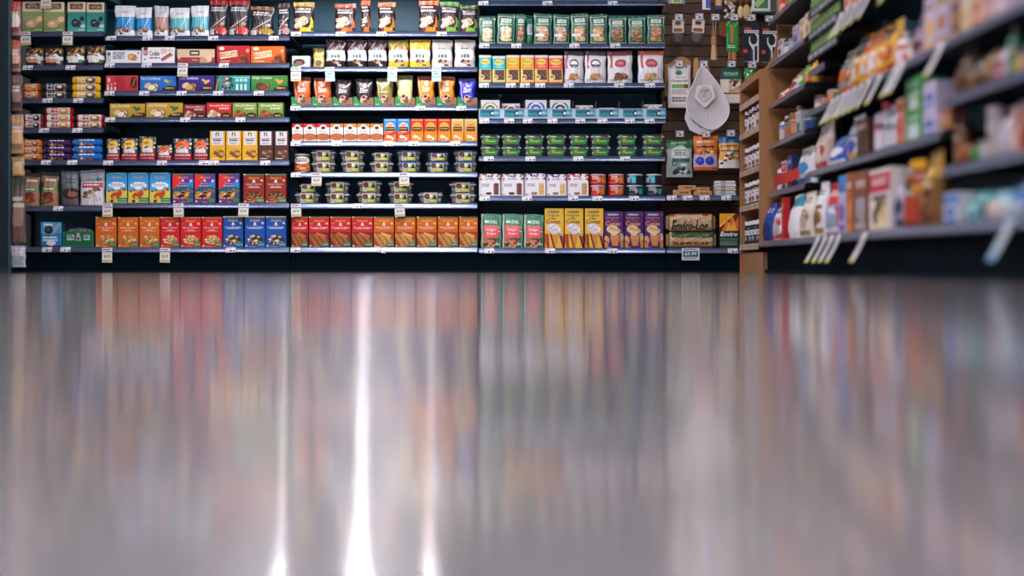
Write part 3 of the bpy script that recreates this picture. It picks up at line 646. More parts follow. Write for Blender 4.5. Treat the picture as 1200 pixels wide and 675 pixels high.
def goraw(bg, dark, lett='f0e6dc', hide=False):
    def f(a):
        a.rect(0, .85, 1, 1, dark)
        for u in (.25, .45, .65): a.disc(u, .93, .012, 'e8d8d0')
        if not hide: a.text('Go', .52, .74, .22, .13, lett); a.text('Raw', .52, .59, .46, .15, lett)
        a.fine(.25, .75, .46, .51, 1, lett, 2); a.ell(.5, .24, .24, .15, 'd8b8a0'); a.heap(.5, .24, .18, .11, ['8a5a44', '5a342a', 'c89a80', 'e0c0a8'], 9, .1, 4, '4a2a20')
        a.poly([(0, .45), (.3, .3), (.1, .0), (0, 0)], dark); a.line(.05, .9, .2, .2, .02, lett if dark != '1c1418' else '6a5a5a')
    return f
def K_raw(look, bg, dark, plural, seed, **kw): return K_pouch('sprouted_cookie_pouch', look, 'snack pouch', goraw(bg, dark, **kw), dark, .05, bg, plural, seed=seed, waist=.08)
raw_orange = K_raw('rust orange pouch in tray', 'd05a1c', '8a3414', 'rust orange pouches in trays', 2)
raw_dark = K_raw('black pouch in tray', '261c22', '1c1418', 'black pouches in trays', 4)
raw_olive = K_raw('olive pouch in tray', '8a8034', '4a4a24', 'olive pouches in trays', 6, hide=True)
raw_cream = K_raw('tall cream pouch in tray', 'e0d890', '7a7a3c', 'cream pouches in trays', 7, hide=True)
raw_amber = K_raw('amber orange pouch in tray', 'e08a1c', '9a4414', 'amber orange pouches in trays', 9)
raw_blue = K_raw('royal blue pouch in tray', '2430c0', '1a2290', 'blue pouches in trays', 11)
def display_tray(wpx, hpx):
    w, h = wpx / PPM, hpx / PPM; mb = MB(); n = 22; d = .11
    pts = []
    for i in range(n + 1):
        u = i / n
        e = .98 if u < .15 else (.34 if .32 < u < .66 else .9 if u > .82 else (.98 - (u - .15) / .17 * .64 if u <= .32 else .34 + (u - .66) / .16 * .56))
        pts.append((u, e))
    a = Art(wpx, hpx, '8a6650'); a.poly([(0, 0), (.52, 0), (.44, .3), (.32, .5), (.26, 1), (0, 1)], '2f8a4a'); a.fine(.06, .3, .1, .24, 1, 'b8e0b8', 2); a.fine(.68, .92, .1, .2, 1, '4a3428', 3)
    C = a.out(); nz, nx = C.shape[:2]
    P = np.zeros((nz, nx, 3)); u = np.linspace(0, 1, nx); top = np.interp(u, [p[0] for p in pts], [p[1] for p in pts])
    P[..., 0] = (u - .5)[None, :] * w; P[..., 2] = np.linspace(0, 1, nz)[:, None] * top[None, :] * h
    vi = np.clip((np.linspace(0, 1, nz)[:, None] * top[None, :] * (nz - 1)).round().astype(int), 0, nz - 1)
    Cc = C[vi, np.arange(nx)[None, :]]
    mb.grid(P, Cc, False); Q = P.copy(); Q[..., 1] = .0015; mb.grid(Q, L('8a6650'), False, True)
    for i in range(nx - 1):
        mb.add([P[-1, i], P[-1, i + 1], Q[-1, i + 1], Q[-1, i]], [(0, 1, 2, 3)], L('a88a70'))
    b = L('8a6650')
    for s in (-1, 1): mb.box(min(s * w / 2, s * (w / 2 - .0015)), max(s * w / 2, s * (w / 2 - .0015)), .0016, d, 0, h * .9, b)
    mb.box(-w / 2, w / 2, .0016, d, -.0004, .0, b); mb.box(-w / 2, w / 2, d, d + .0015, 0, h * .95, b)
    return Kind('display_tray', 'green and kraft cardboard display tray', 'display tray', [('display_tray', mb, 'card')], (wpx, hpx))
def smallbox(c):
    def f(a): a.rect(0, .78, 1, 1, c); a.ell(.5, .72, .3, .22, 'eeecec'); a.rect(0, .45, 1, .72, 'eeecec'); a.ell(.5, .76, .17, .09, '2a2a34'); a.fine(.2, .8, .5, .62, 2, '9a9aa4', 3); a.ell(.5, .26, .56, .2, 'b8683c'); a.speck(.1, .14, .9, .4, ['a85a30', 'c87c4c', '8a4424'], 26, .03, 4); a.rect(0, 0, 1, .05, 'eeecec'); a.rect(.75, .05, .95, .1, 'd8c8c0')
    return f
red_small = K_carton('cookie_box', 'small red topped cookie box', 'cookie box', smallbox('c82424'), '8a1a1a', .06, base='eeecec')
orange_small = K_carton('cookie_box', 'small orange topped cookie box', 'cookie box', smallbox('d8802c'), 'a05a1c', .06, base='eeecec')
def oval(top, low, c3, sash=None):
    def f(a):
        a.grad(0, .6, low, low); a.rect(0, .45, 1, 1, top); a.ell(.5, .62, .36, .22, c3); a.rect(.1, .38, .9, .52, low) if not sash else None; a.rect(.16, .46, .84, .64, '3a1a10'); a.fine(.22, .8, .52, .58, 1, 'f0c050', 3); a.rect(.3, .69, .7, .73, 'a84a20')
        if sash: a.poly([(0, .3), (1, .45), (1, .34), (0, .16)], sash)
        a.disc(.32, .22, .13, 'f4ece4'); a.disc(.5, .2, .1, 'f0dcc8'); a.disc(.3, .23, .06, 'e0a890'); a.ell(.68, .13, .1, .06, 'f4e0c0'); a.rect(.3, .02, .7, .04, 'f0d0a0'); a.rect(.1, .92, .9, .95, 'f0d8b0')
    return f
blue_oval = K_carton('cookie_box', 'blue and orange cookie box', 'cookie box', oval('2a8ad0', 'e0702c', 'f0c0a0', 'c83420'), '1f6090', .05, base='e0702c', plural='blue and orange cookie boxes')
red_oval = K_carton('cookie_box', 'red and orange cookie box', 'cookie box', oval('d03420', 'e8861c', 'f0b848'), 'a0281a', .05, base='e8861c', plural='red and orange cookie boxes')
tan_oval = K_carton('cookie_box', 'tan and orange cookie box', 'cookie box', oval('d0b46a', 'e8922c', 'e0a048'), 'a08040', .05, base='e8922c', plural='tan and orange cookie boxes')
def canart(a): a.rect(0, .45, 1, 1, '2f7a44'); a.ell(.5, .68, .38, .22, 'e8e4e0'); a.fine(.25, .75, .56, .8, 2, '8a3040', 3); a.rect(0, 0, 1, .46, 'c86a34'); a.heap(.5, .26, .42, .16, ['d88a4c', 'b85c2c', 'e8ac74', '9a4420'], 16, .1, 4); a.rect(0, 0, 1, .06, '7a1c28')
def can_kind(w, h):
    a = Art(w, h, '2f7a44'); canart(a); W, H = w / PPM, h / PPM; r = W / 2
    b, l, lb = MB(), MB(), MB()
    b.lathe([(0, .0005), (r, .0005), (r, H * .05), (r * .98, H * .06), (r * .98, H * .92)], 'b8bcc4', 28, 0, r)
    l.lathe([(r * 1.0, H * .92), (r * 1.0, H * .985), (r * .93, H), (r * .9, H * .97), (0, H * .97)], 'd0b0b8', 28, 0, r)
    C = a.out(); nz, nx = C.shape[:2]; t = np.linspace(-PI / 2, PI / 2, nx)[None, :]; P = np.zeros((nz, nx, 3))
    P[..., 0] = r * .995 * np.sin(t); P[..., 1] = r - r * .995 * np.cos(t); P[..., 2] = np.linspace(H * .06, H * .92, nz)[:, None]
    lb.grid(P, C); return Kind('nut_can', 'green nut can with pink lid', 'can', [('can_body', b, 'steel'), ('lid', l, 'gloss'), ('label_wrap', lb, 'card')], (w, h))
def clamlabel(low='8c9a34', top=None):
    def f(a):
        a.rect(0, 0, .34, .45, 'c0bdb0'); a.rect(.34, 0, 1, .45, low); a.ell(.25, .62, .2, .24, '4a1a1c'); a.ell(.25, .62, .1, .12, '8a4438'); a.poly([(.62, .35), (.98, .35), (.82, .85)], '1c1c20'); a.ell(.52, .68, .09, .16, 'e8e0c8'); a.fine(.05, .3, .08, .35, 3, '8a8a80', 3); a.fine(.42, .92, .1, .35, 2, 'd8e08a', 4)
        if top: a.rect(0, .86, 1, 1, top)
    return f
clam_tan = K_clam('cookie_clamshell', 'clear cookie tray', clamlabel(), 15.5, ['c89a5a', 'b06a3a', 'e8d0a0'], seed=3)
clam_dark = K_clam('cookie_clamshell', 'shadowed clear cookie tray', clamlabel(), 15.5, ['3a3434', '4a4444', '2a2a2a'], seed=5)  # same tray as the tan one, filled with dark grey biscuits
clam_blue = K_clam('cookie_clamshell', 'blue lidded cookie tray', clamlabel(top='2a6ac0'), 16, ['d8a868', 'b87844', 'e0c090'], '7aa0d0', seed=7)
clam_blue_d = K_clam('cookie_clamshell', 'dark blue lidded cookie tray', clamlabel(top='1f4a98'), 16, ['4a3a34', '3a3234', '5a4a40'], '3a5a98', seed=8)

# --- fourth bay
def tates(cook, band=False, seed=2):
    def f(a):
        a.ring(0, 0, 0, 0, 'ffffff'); a.rect(.05, .03, .95, .9, 'dfe6de'); a.rect(.075, .045, .925, .885, '17684a'); a.rect(.24, .70, .78, .83, 'eef0ea'); a.text("TATE'S", .51, .765, .42, .085, '2a4a3c'); a.rect(.2, .62, .82, .66, 'b8d0bc'); a.rect(.3, .57, .7, .59, '8ab89c')
        r = random.Random(seed)
        for i in range(7): a.ell(.50 + r.uniform(-.04, .04), .14 + i * .062, .3, .05, cook[i % len(cook)]); a.ell(.5 + r.uniform(-.2, .2), .12 + i * .062, .12, .02, cook[(i + 1) % len(cook)])
        if band: a.rect(.05, .24, .55, .33, 'e8ece4'); a.rect(.58, .26, .85, .3, 'c05a4a')
        a.disc(.07, .91, .03, 'e8f0e8'); a.disc(.93, .91, .03, 'e8f0e8')
    return f
def K_tate(look, cook, band, seed, plural=None): return K_pouch('cookie_bag', look, 'cookie bag', tates(cook, band, seed), '125a40', .055, '17684a', plural, seal=.1, seed=seed, waist=.02)
tate_pale = K_tate('green bag of pale cookies', ['ecd2ac', 'd8b488', 'f0e0c4'], False, 2, 'green bags of pale cookies')
tate_side = K_tate('narrow green bag turned sideways', ['b86a4c', 'd8a888', '8a4a34'], False, 3)
tate_back = K_pouch('cookie_bag', 'green bag showing its back panel', 'cookie bag', lambda a: (a.rect(.1, .35, .95, .75, 'b8c0cc'), a.fine(.15, .9, .4, .72, 6, '5a7068', 2), a.speck(.1, .03, .9, .3, ['3a8a64', '8ab8a0', '0f4a34'], 18, .05)), '125a40', .05, '17684a', seed=4)
tate_pink = K_tate('green bag of pinkish cookies', ['d8a890', 'c08a74', 'e8c8b0'], True, 4, 'green bags of pinkish cookies')
tate_tan = K_tate('green bag of tan cookies', ['d8b070', 'e8cc9c', 'c08a54', 'd09a88'], True, 6, 'green bags of tan cookies')
tate_brown = K_tate('green bag of brown cookies', ['9a6a44', '7a4a30', 'b88a60'], False, 7, 'green bags of brown cookies')
tate_red = K_tate('green bag of oat cookies', ['b87a54', 'd09a6c', '9a5a3c'], False, 8)
def qqq(top, low):
    def f(a):
        a.rect(0, .5, 1, .9, top); a.rect(0, .9, 1, 1, 'd8d4d0'); a.ell(.5, .76, .36, .11, 'f0d050'); a.text('Enjoy', .5, .76, .55, .1, '3a6a6a'); a.rect(0, .0, 1, .5, 'ecc868'); a.rect(.2, .12, .92, .48, '5a3a34'); a.speck(.28, .2, .88, .44, ['7a5a4c', '3a2224', '8a6a5c'], 24, .04, 4); a.disc(.26, .22, .2, 'f0dc9c'); a.disc(.26, .22, .13, '5a4a34'); a.poly([(.2, .16), (.32, .16), (.26, .28)], 'e8d8a8'); a.rect(0, 0, 1, .06, low); a.rect(.25, .585, .8, .605, 'f0e8d8')
    return f
cyan_q = K_carton('cookie_box', 'turquoise and yellow cookie box', 'cookie box', qqq('1fb0c8', '1f9ab0'), '1a8090', .05, plural='turquoise and yellow cookie boxes')
orange_q = K_carton('cookie_box', 'orange and yellow cookie box', 'cookie box', qqq('f09a14', 'd88a14'), 'b0700f', .05)
amber_q = K_carton('cookie_box', 'gold and yellow cookie box', 'cookie box', qqq('d8a028', 'c8902c'), 'a0741c', .05)
coral_q = K_carton('cookie_box', 'coral and yellow cookie box', 'cookie box', qqq('e8564c', 'd8683c'), 'b03c34', .05, plural='coral and yellow cookie boxes')
def whitepouch(head, arc, cook):
    def f(a):
        a.rect(0, .85, 1, 1, head); a.disc(.12, .92, .04, 'd8c8c0'); a.rect(.10, .45, .2, .85, 'a84a4c'); a.ell(.52, .60, .24, .13, arc); a.ell(.52, .595, .19, .09, 'e8e4e4') if arc == '2a2428' else a.ell(.52, .60, .15, .06, 'c86a70'); a.rect(.3, .52, .75, .57, arc); a.rect(.34, .475, .72, .49, '9a90a0'); a.heap(.5, .24, .2, .1, cook, 7, .13, 5, '8a5a3a'); a.fine(.1, .3, .05, .12, 2, '8a8a94', 2); a.rect(.35, .03, .6, .045, '4a7a80'); a.rect(.82, .1, .94, .14, '9aa0a8')
    return f
white_dark = K_pouch('cookie_pouch', 'white pouch with dark brown header', 'cookie pouch', whitepouch('3a2020', '2a2428', ['c89a64', 'b0804c', 'e0b888']), 'a8a8b0', .06, 'dedde4', seal=.15, seed=3, plural='white pouches with dark brown headers', waist=.03)
white_red = K_pouch('cookie_pouch', 'white pouch with crimson header', 'cookie pouch', whitepouch('981c30', 'a01c34', ['8a5a40', 'a87454', '6a4430']), 'a8a8b0', .06, 'dedde4', seal=.15, seed=5, waist=.03)
white_orange = K_pouch('cookie_pouch', 'white pouch with orange header', 'cookie pouch', whitepouch('e0581c', 'a01c34', ['c8a070', 'b08050', 'e0c090']), 'a8a8b0', .06, 'dedde4', seal=.15, seed=8, waist=.03)
def ringpack(c1, c2, bg='dcdce2'):
    def f(a): a.rect(0, 0, 1, 1, bg); a.disc(.5, .5, .42, c1); a.disc(.5, .5, .33, 'e8e8ea'); a.disc(.5, .5, .26, c2); a.disc(.5, .5, .13, 'e8dcc0'); a.rect(.04, .85, .96, .97, 'c8ccd4')
    return f
def K_ring(look, c1, c2, bg='dcdce2'): return K_carton('cookie_carton', look, 'cookie box', ringpack(c1, c2, bg), 'a8a8b0', .07, base=bg)
def greenclam(a): a.grad(0, 1, '1f7a30', '2a8a3c'); a.line(.1, .85, .98, .98, .28, '20242a'); a.rect(.4, .58, .96, .82, '20242a'); a.fine(.45, .92, .62, .78, 1, '8a9a8a', 2); a.heap(.3, .42, .2, .14, ['b8804c', '8a5a34', 'd8a870'], 7, .09, 3); a.fine(.45, .9, .22, .4, 1, 'b8d060', 5); a.rect(0, .0, 1, .06, '1f6a2c'); a.ell(.3, .8, .22, .07, 'b8d8a8')
green_clam = K_clam('cookie_clamshell', 'green sleeved cookie tray', greenclam, 16, ['e0c8a0', 'c8a070', 'ecdcc0'], seed=4)
def part(spot, cook):
    def f(a):
        a.rect(0, 0, .1, 1, 'd8d4dc'); a.speck(.02, .86, .98, 1.0, spot, 20, .05, 5); a.speck(.0, .72, .12, .9, spot, 5, .04, 8); a.speck(.86, .72, 1, .9, spot, 6, .04, 9); a.text('partake', .5, .76, .4, .1, '5a5460'); a.fine(.14, .5, .4, .55, 2, '9a94a0', 3)
        for i in range(5): a.ell(.8, .12 + i * .1, .13, .06, cook[i % 2]); a.ell(.78, .13 + i * .1, .08, .025, cook[2])
        a.ell(.46, .12, .14, .06, '4a241c'); a.ell(.46, .13, .09, .03, cook[0]); a.fine(.04, .2, .04, .09, 1, '4a4a54', 2)
    return f
def K_part(look, spot, cook, plural=None): return K_carton('cookie_box', look, 'cookie box', part(spot, cook), 'c8c4cc', .06, base='eceaf0', plural=plural)
part_choc = K_part('white box with chocolate cookie stack', ['6a4a44', '3a2424', 'a88a80', 'c8b0a0'], ['5a2a20', '6f382a', '8a5040'], 'white boxes with chocolate cookies')
part_vio = K_part('white box with purple spots', ['5a3a8a', '8a6ab0', '3a2a5a', 'b8a0d0'], ['d8ac5c', 'c8964a', 'ecc880'], 'white boxes with purple spots')
part_red = K_part('white box with red spots', ['b02434', 'd85a60', '7a1a24'], ['c08a4c', 'b07a3c', 'e0b070'])
def tubart(bg, acc, acc2, fx):
    def f(a): a.fine(.15, .55, .45, .9, 2, 'e8d8d0' if bg != '1c2430' else 'c8d0d8', 3); a.ell(.5 + fx * .1, .5, .12, .3, 'c8a088' if bg != '1c2430' else '9aa4b0'); a.rect(.66 + fx * .1, .1, .92 + fx * .1, .75, acc); a.rect(.66 + fx * .1, .75, .92 + fx * .1, .92, acc2); a.rect(.05, .15, .5, .2, 'e89a80' if bg != '1c2430' else '6a7684')
    return f
def K_tub(look, bg, acc, acc2, fx, lid):
    def mk(w, h):
        a = Art(w, h, bg); tubart(bg, acc, acc2, fx)(a); return Kind('snack_tub', look, 'snack tub', round_tub(a, w, h, bg, lid), (w, h))
    return mk
red_tub = K_tub('red snack tub', 'c01c20', 'e89030', 'c88a70', 0, 'c8b0b4')
red_tub2 = K_tub('red snack tub with orange patch', 'c01c20', 'e89030', 'b87a50', .6, 'c8b0b4')
navy_tub = K_tub('navy snack tub with aqua patch', '1c2430', '48c8d0', '3ab0c0', -4., 'b8c0c8')
navy_tub2 = K_tub('navy snack tub', '1c2430', '48c8d0', '2a4050', .6, 'b8c0c8')
def ginger(a):
    a.rect(0, 0, .1, 1, 'b8cfc0'); a.rect(.9, 0, 1, 1, '8fb8a4'); a.rect(0, .955, 1, 1, '7ab09a'); a.text('MI-DEL', .5, .76, .62, .085, 'f2f6f2'); a.fine(.3, .7, .9, .93, 1, '9ac8b0', 2); a.rect(.14, .3, .86, .66, 'e8646a'); a.text('Ginger', .5, .53, .5, .085, 'fbeeee'); a.text('Snaps', .5, .42, .44, .085, 'fbeeee'); a.heap(.42, .17, .32, .09, ['a0462c', 'c06a44', '7a3420', 'd88a60'], 11, .13, 6, 'e0c8b8'); a.speck(.86, .3, .99, .6, ['d05a50', 'e8d8d0'], 7, .035); a.rect(.72, .1, .95, .14, 'e8f4ec')
ginger_bag = K_pouch('cookie_bag', 'green bag lettered Ginger Snaps', 'cookie bag', ginger, '1f7a54', .07, '1c8054', seal=.05, seed=3, waist=.01, plural='green Ginger Snaps bags')
def cones(bg, l1, l2, l3, scoop, cone, dots, oval_, strip=None):
    def f(a):
        a.speck(.02, .4, .98, .97, [dots], 26, .012, 3); a.ell(.45, .91, .32, .03, oval_); a.fine(.2, .7, .9, .922, 1, 'd8e0d0', 2)
        a.text('Organic', .44, .82, .68, .075, l1); a.text('Sugar' if strip is None else 'Ice Cream', .44, .745, .42 if strip is None else .6, .055, l2); a.text('Cones', .44, .67, .74, .1, l3)
        if strip is None:
            for x0 in (-.1, .78): a.poly([(x0 + .02, .36), (x0 + .3, .36), (x0 + .34, .0), (x0 + .22, 0)], '8a2a1c'); a.poly([(x0, .36), (x0 + .22, .36), (x0 + .26, 0), (x0 + .2, 0)], 'c84a34')
            a.poly([(.28, .38), (.74, .38), (.58, .0), (.52, 0)], 'b8602c'); a.poly([(.36, .38), (.74, .38), (.58, 0), (.55, 0)], 'd88844'); a.line(.3, .36, .5, .0, .03, '4a1a10'); a.line(.78, .36, .98, .02, .04, '3a1410')
        else:
            for x0 in (.0, .86): a.ell(x0 + .1, .22, .16, .12, 'd8b078'); a.rect(x0 - .02, .02, x0 + .2, .2, 'c88a4c'); a.line(x0, .22, x0 + .16, .16, .03, 'a83c3c')
            a.poly([(.32, .27), (.76, .27), (.70, .07), (.42, .07)], 'd8874a'); a.rect(.32, .26, .76, .36, 'e09c60'); a.rect(.35, .3, .73, .315, 'c87a3c')
        a.ell(.42, .52, .3, .11, scoop[0]); a.ell(.62, .47, .22, .08, scoop[1]); a.ell(.5, .42, .2, .07, scoop[0]); a.ell(.35, .55, .12, .05, scoop[1]); a.line(.22, .5, .5, .55, .015, scoop[2]); a.line(.45, .47, .72, .5, .014, scoop[2])
        a.disc(.88, .36, .09, 'dfe6da'); a.disc(.88, .36, .06, '6a8a6a'); a.rect(.05, .02, .35, .035, dots)
    return f
sugar_box = K_carton('cone_box', 'yellow Organic Sugar Cones carton', 'cone box', cones('e4b438', '3a3024', '2a2420', '3a1420', ['d8d2e0', 'eeeaf2', '8a84a0'], '', 'b8842c', '2a4a34'), 'b88a28', .1, base='e6b73c', plural='yellow Organic Sugar Cones cartons')
purple_box = K_carton('cone_box', 'purple Organic Cones carton', 'cone box', cones('4a1c64', 'f09a50', 'e8642c', 'f4c878', ['ecd4a4', 'dcb880', 'b88a54'], '', 'c8b0d8', '8ab0c0', True), '38154c', .1, base='4c1d68', plural='purple Organic Cones cartons')

# --- fifth bay (slat wall)
def logart(band):
    def f(a):
        a.grad(0, 1, 'b89a74', 'c8ac88')
        if band: a.rect(.1, .55, .92, .95, '4a5a34'); a.rect(.16, .68, .45, .85, '2a3424'); a.rect(.48, .68, .86, .85, '3a4a2c'); a.fine(.12, .9, .28, .45, 1, '8a4a2c', 3); a.fine(.2, .8, .05, .18, 1, '5a4030', 4)
        else: a.text('Enviro-Log', .47, .36, .72, .40, '241812', 0., .25, .035); a.ell(.12, .82, .06, .12, 'c83424'); a.ell(.78, .82, .07, .11, 'c83424'); a.fine(.28, .66, .78, .88, 1, '8a6a4c', 3)
    return f
log_top = K_flow('fire_log', 'tan fire log with dark lettering', 'fire log', logart(False), 'a88a64', .11, 'c0a27c', crimp=.12, seed=2)
log_low = K_flow('fire_log', 'tan fire log with green band', 'fire log', logart(True), 'a88a64', .11, 'c0a27c', crimp=.12, seed=5)
def envir(a): a.rect(0, .5, 1, 1, '5a1c1c'); a.poly([(0, .6), (0, 1), (.75, 1)], 'e8a41c'); a.line(0, .62, .8, 1.02, .05, 'f0d040'); a.poly([(.1, .5), (1.0, .5), (1, .95), (.8, .75), (.65, .98), (.5, .72), (.35, .85), (.25, .65)], 'e8742c'); a.poly([(.3, .5), (.9, .5), (.75, .78), (.6, .62), (.48, .75)], 'f4b83c'); a.rect(0, 0, 1, .5, '1c2424'); a.text('Enviro', .5, .41, .88, .13, 'f2f2ee', 0., .2, .03); a.rect(0, .22, 1, .3, '2a6a5c'); a.fine(.05, .95, .08, .2, 3, '8a9a94', 3)
envir_box = K_carton('fire_log_box', 'black carton with flame picture', 'fire log box', envir, '1c1c1c', .12, base='1c2424')
# ------------------------------------------------------------------ the room
def structure(name, mb, m):
    o = link(name, mb.mesh(name, m)); o['kind'] = 'structure'; return o
XL, XR, YB, YF, ZC = -4.6, 4.6, D + .75, -6.0, 3.9
def floor_material():
    m = bpy.data.materials.new('polished_concrete'); m.use_nodes = True; nt = m.node_tree; b = nt.nodes['Principled BSDF']; N = nt.nodes.new; Lk = nt.links.new
    tc = N('ShaderNodeTexCoord')
    n1 = N('ShaderNodeTexNoise'); n1.inputs['Scale'].default_value = 1.3; n1.inputs['Detail'].default_value = 6; Lk(tc.outputs['Object'], n1.inputs['Vector'])
    n2 = N('ShaderNodeTexNoise'); n2.inputs['Scale'].default_value = 90; n2.inputs['Detail'].default_value = 3; Lk(tc.outputs['Object'], n2.inputs['Vector'])
    r = N('ShaderNodeValToRGB'); e = r.color_ramp.elements; e[0].position = .35; e[0].color = (*FLOOR_A, 1); e[1].position = .68; e[1].color = (*FLOOR_B, 1)
    Lk(n1.outputs['Fac'], r.inputs['Fac'])
    mx = N('ShaderNodeMixRGB'); mx.blend_type = 'MULTIPLY'; mx.inputs[0].default_value = .25; Lk(r.outputs[0], mx.inputs[1]); Lk(n2.outputs['Color'], mx.inputs[2]); Lk(mx.outputs[0], b.inputs['Base Color'])
    mr = N('ShaderNodeMapRange'); mr.inputs['To Min'].default_value = FLOOR_R - .01; mr.inputs['To Max'].default_value = FLOOR_R + .01; Lk(n1.outputs['Fac'], mr.inputs['Value']); Lk(mr.outputs[0], b.inputs['Roughness'])
    tn = N('ShaderNodeTangent'); tn.direction_type = 'UV_MAP'; tn.uv_map = 'polish'
    b.inputs['Anisotropic'].default_value = 1.; Lk(tn.outputs[0], b.inputs['Tangent'])
    b.inputs['IOR'].default_value = 1.5; b.inputs['Coat Weight'].default_value = FLOOR_COAT; b.inputs['Coat Roughness'].default_value = FLOOR_CR
    MATS['floor'] = m
FLOOR_A, FLOOR_B, FLOOR_R, FLOOR_COAT, FLOOR_CR = (.30, .266, .282), (.355, .317, .335), .19, 1.0, .095
floor_material()
mat('wall_paint', attr=True, rough=.7, spec=.2, bump=.1, bscale=80)
def slab(name, x0, x1, y0, y1, z0, z1, c, m='wall_paint'):
    mb = MB(); mb.box(x0, x1, y0, y1, z0, z1, c); return structure(name, mb, m)
fl = slab('floor', XL, XR, YF, YB, -.1, 0, 'b0aaaa', 'floor')
uv = fl.data.uv_layers.new(name='polish')              # polished along the aisle: u runs with y
for lp in fl.data.loops: v = fl.data.vertices[lp.vertex_index].co; uv.data[lp.index].uv = (v.y, -v.x)
slab('wall_back', XL, XR, YB, YB + .1, 0, ZC, '8a8c90')
slab('wall_left', XL - .1, XL, YF, YB, 0, ZC, 'a8a4a4')
slab('wall_right', XR, XR + .1, YF, YB, 0, ZC, 'a8a4a4')
slab('wall_front', XL, XR, YF - .1, YF, 0, ZC, 'a09c9c')
slab('ceiling', XL, XR, YF, YB, ZC, ZC + .1, 'b8b4b8')

# ------------------------------------------------------------------ shelving bays
NAVY, NAVY2, RAIL = '0a141c', '3a7086', '7c8aae'
def rail_profile(y, zt, hgt=.035):
    # ticket channel leaning back a little, seen end on in y,z
    pts = [(y + .010, zt), (y + .006, zt)]; n = 8; h = hgt * .8 / n; yy, z = pts[-1]
    for i in range(n):
        t = math.radians(41 - 17 * i / (n - 1)); yy -= h * math.tan(t); z -= h; pts.append((yy, z))
    return pts + [(yy - .0006, zt - hgt * .86), (yy + .004, zt - hgt)]
def make_bay(label, x0, x1, lips, back, ztop=2.15, kick=True, depth=.46, Y=D, rail_c=RAIL, back_c=NAVY2, back_mb=None, base=True, thick=.03):
    e = empty('shelving_bay', (0, 0, 0)); tag(e, label, 'shelving')
    if back_mb is None:
        b = MB(); b.box(x0 + .002, x1 - .002, Y + depth, Y + depth + .03, .0, ztop, back_c); link('back_panel', b.mesh('back_panel', 'frame_paint'), e)
    else: link('slat_panel', back_mb.mesh('slat_panel', 'wood'), e)
    if kick:
        b = MB(); zk = wz(lips[-1], D) - .04
        b.box(x0 + .001, x1 - .001, Y + .012, Y + .04, 0, zk + .004, '04121a', .003); b.box(x0 + .001, x1 - .001, Y + .002, Y + .014, 0, .012, '0e222c'); link('kick_plate', b.mesh('kick_plate', 'kick_paint'), e)
    for x in (x0, x1 - .012):
        b = MB(); b.box(x + .001, x + .011, Y + depth - .05, Y + depth - .002, 0, ztop, NAVY); link('upright', b.mesh('upright', 'frame_paint'), e)
    for ly in lips:
        zt = wz(ly) - .0012
        b = MB(); b.box(x0 + .003, x1 - .003, Y + .006, Y + depth - .052, zt - .022, zt, '1d4258')
        for xx in (x0 + .013, x1 - .016): b.box(xx, xx + .003, Y + .05, Y + depth - .053, zt - .04, zt - .022, NAVY)
        s = link('shelf', b.mesh('shelf', 'frame_paint'), e)
        r = MB(); p = rail_profile(Y, zt + .003); r.extrude_x(p, x0 + .006, x1 - .006, rail_c, True, False)
        q = [(y + .003, z) for y, z in p]; r.extrude_x(q[::-1], x0 + .006, x1 - .006, '101c28', True, False)
        for xx in (x0 + .006, x1 - .006): r.add([(xx, y, z) for y, z in p] + [(xx, y, z) for y, z in q[::-1]], [tuple(range(2 * len(p)))], L('20303e'))
        link('ticket_rail', r.mesh('ticket_rail', 'rail'), s)
    return e
LA = [-6, 37, 76.5, 115, 150, 187.5, 241.5, 289.5]
LB = [-24, 42, 73.8, 106.5, 137.5, 188, 238, 290]
LC = [-30, 37, 78.5, 124, 165.5, 202, 238.5, 290]
LD = [1, 51, 97.2, 139, 183.2, 229.6, 291]
LE = [229, 291]
SH8 = ['high shelf', 'top shelf', 'seventh shelf up', 'sixth shelf up', 'fifth shelf up', 'fourth shelf up', 'third shelf up', 'second shelf up', 'bottom shelf']
def names(l, n): return SH8[-n:] if n <= 8 else SH8
def shelfname(lips, i):
    n = len(lips) - i
    return {1: 'bottom shelf', 2: 'second shelf up', 3: 'third shelf up', 4: 'fourth shelf up', 5: 'fifth shelf up', 6: 'sixth shelf up', 7: 'seventh shelf up', 8: 'highest shelf'}[n]
XA, XB, XC_, XD, XE, XF = wx(10), wx(122), wx(340), wx(560.3), wx(780.5), wx(868)
BA, BB, BC, BD, BE = 'narrow end bay', 'second bay', 'third bay', 'fourth bay', 'brown slat bay'
make_bay('narrow dark shelving bay at the left end of the back wall', XA, XB, LA, NAVY2)
make_bay('wide dark shelving bay holding bright snack cartons, second from left', XB, XC_, LB, NAVY2)
make_bay('middle dark shelving bay with clear cookie trays and brightest rails', XC_, XD, LC, NAVY2)
make_bay('dark shelving bay of green bags beside the brown slat wall', XD, XE, LD, NAVY2)
# slat wall bay
sl = MB(); yS = D + .30
z = .0; sl.box(XE + .002, wx(912), yS + .008, yS + .03, 0, 2.15, '241a14')
zz = wz(291) ; k = 0
while zz < 2.1:
    sl.box(XE + .003, wx(912), yS, yS + .009, zz + .003, zz + .0685, ['6a4e3c', '614636', '72553e'][k % 3], .002); zz += .0718; k += 1
make_bay('brown slat wall bay hung with kitchen goods on hooks', XE, XF, LE, None, back_mb=sl, depth=.355)

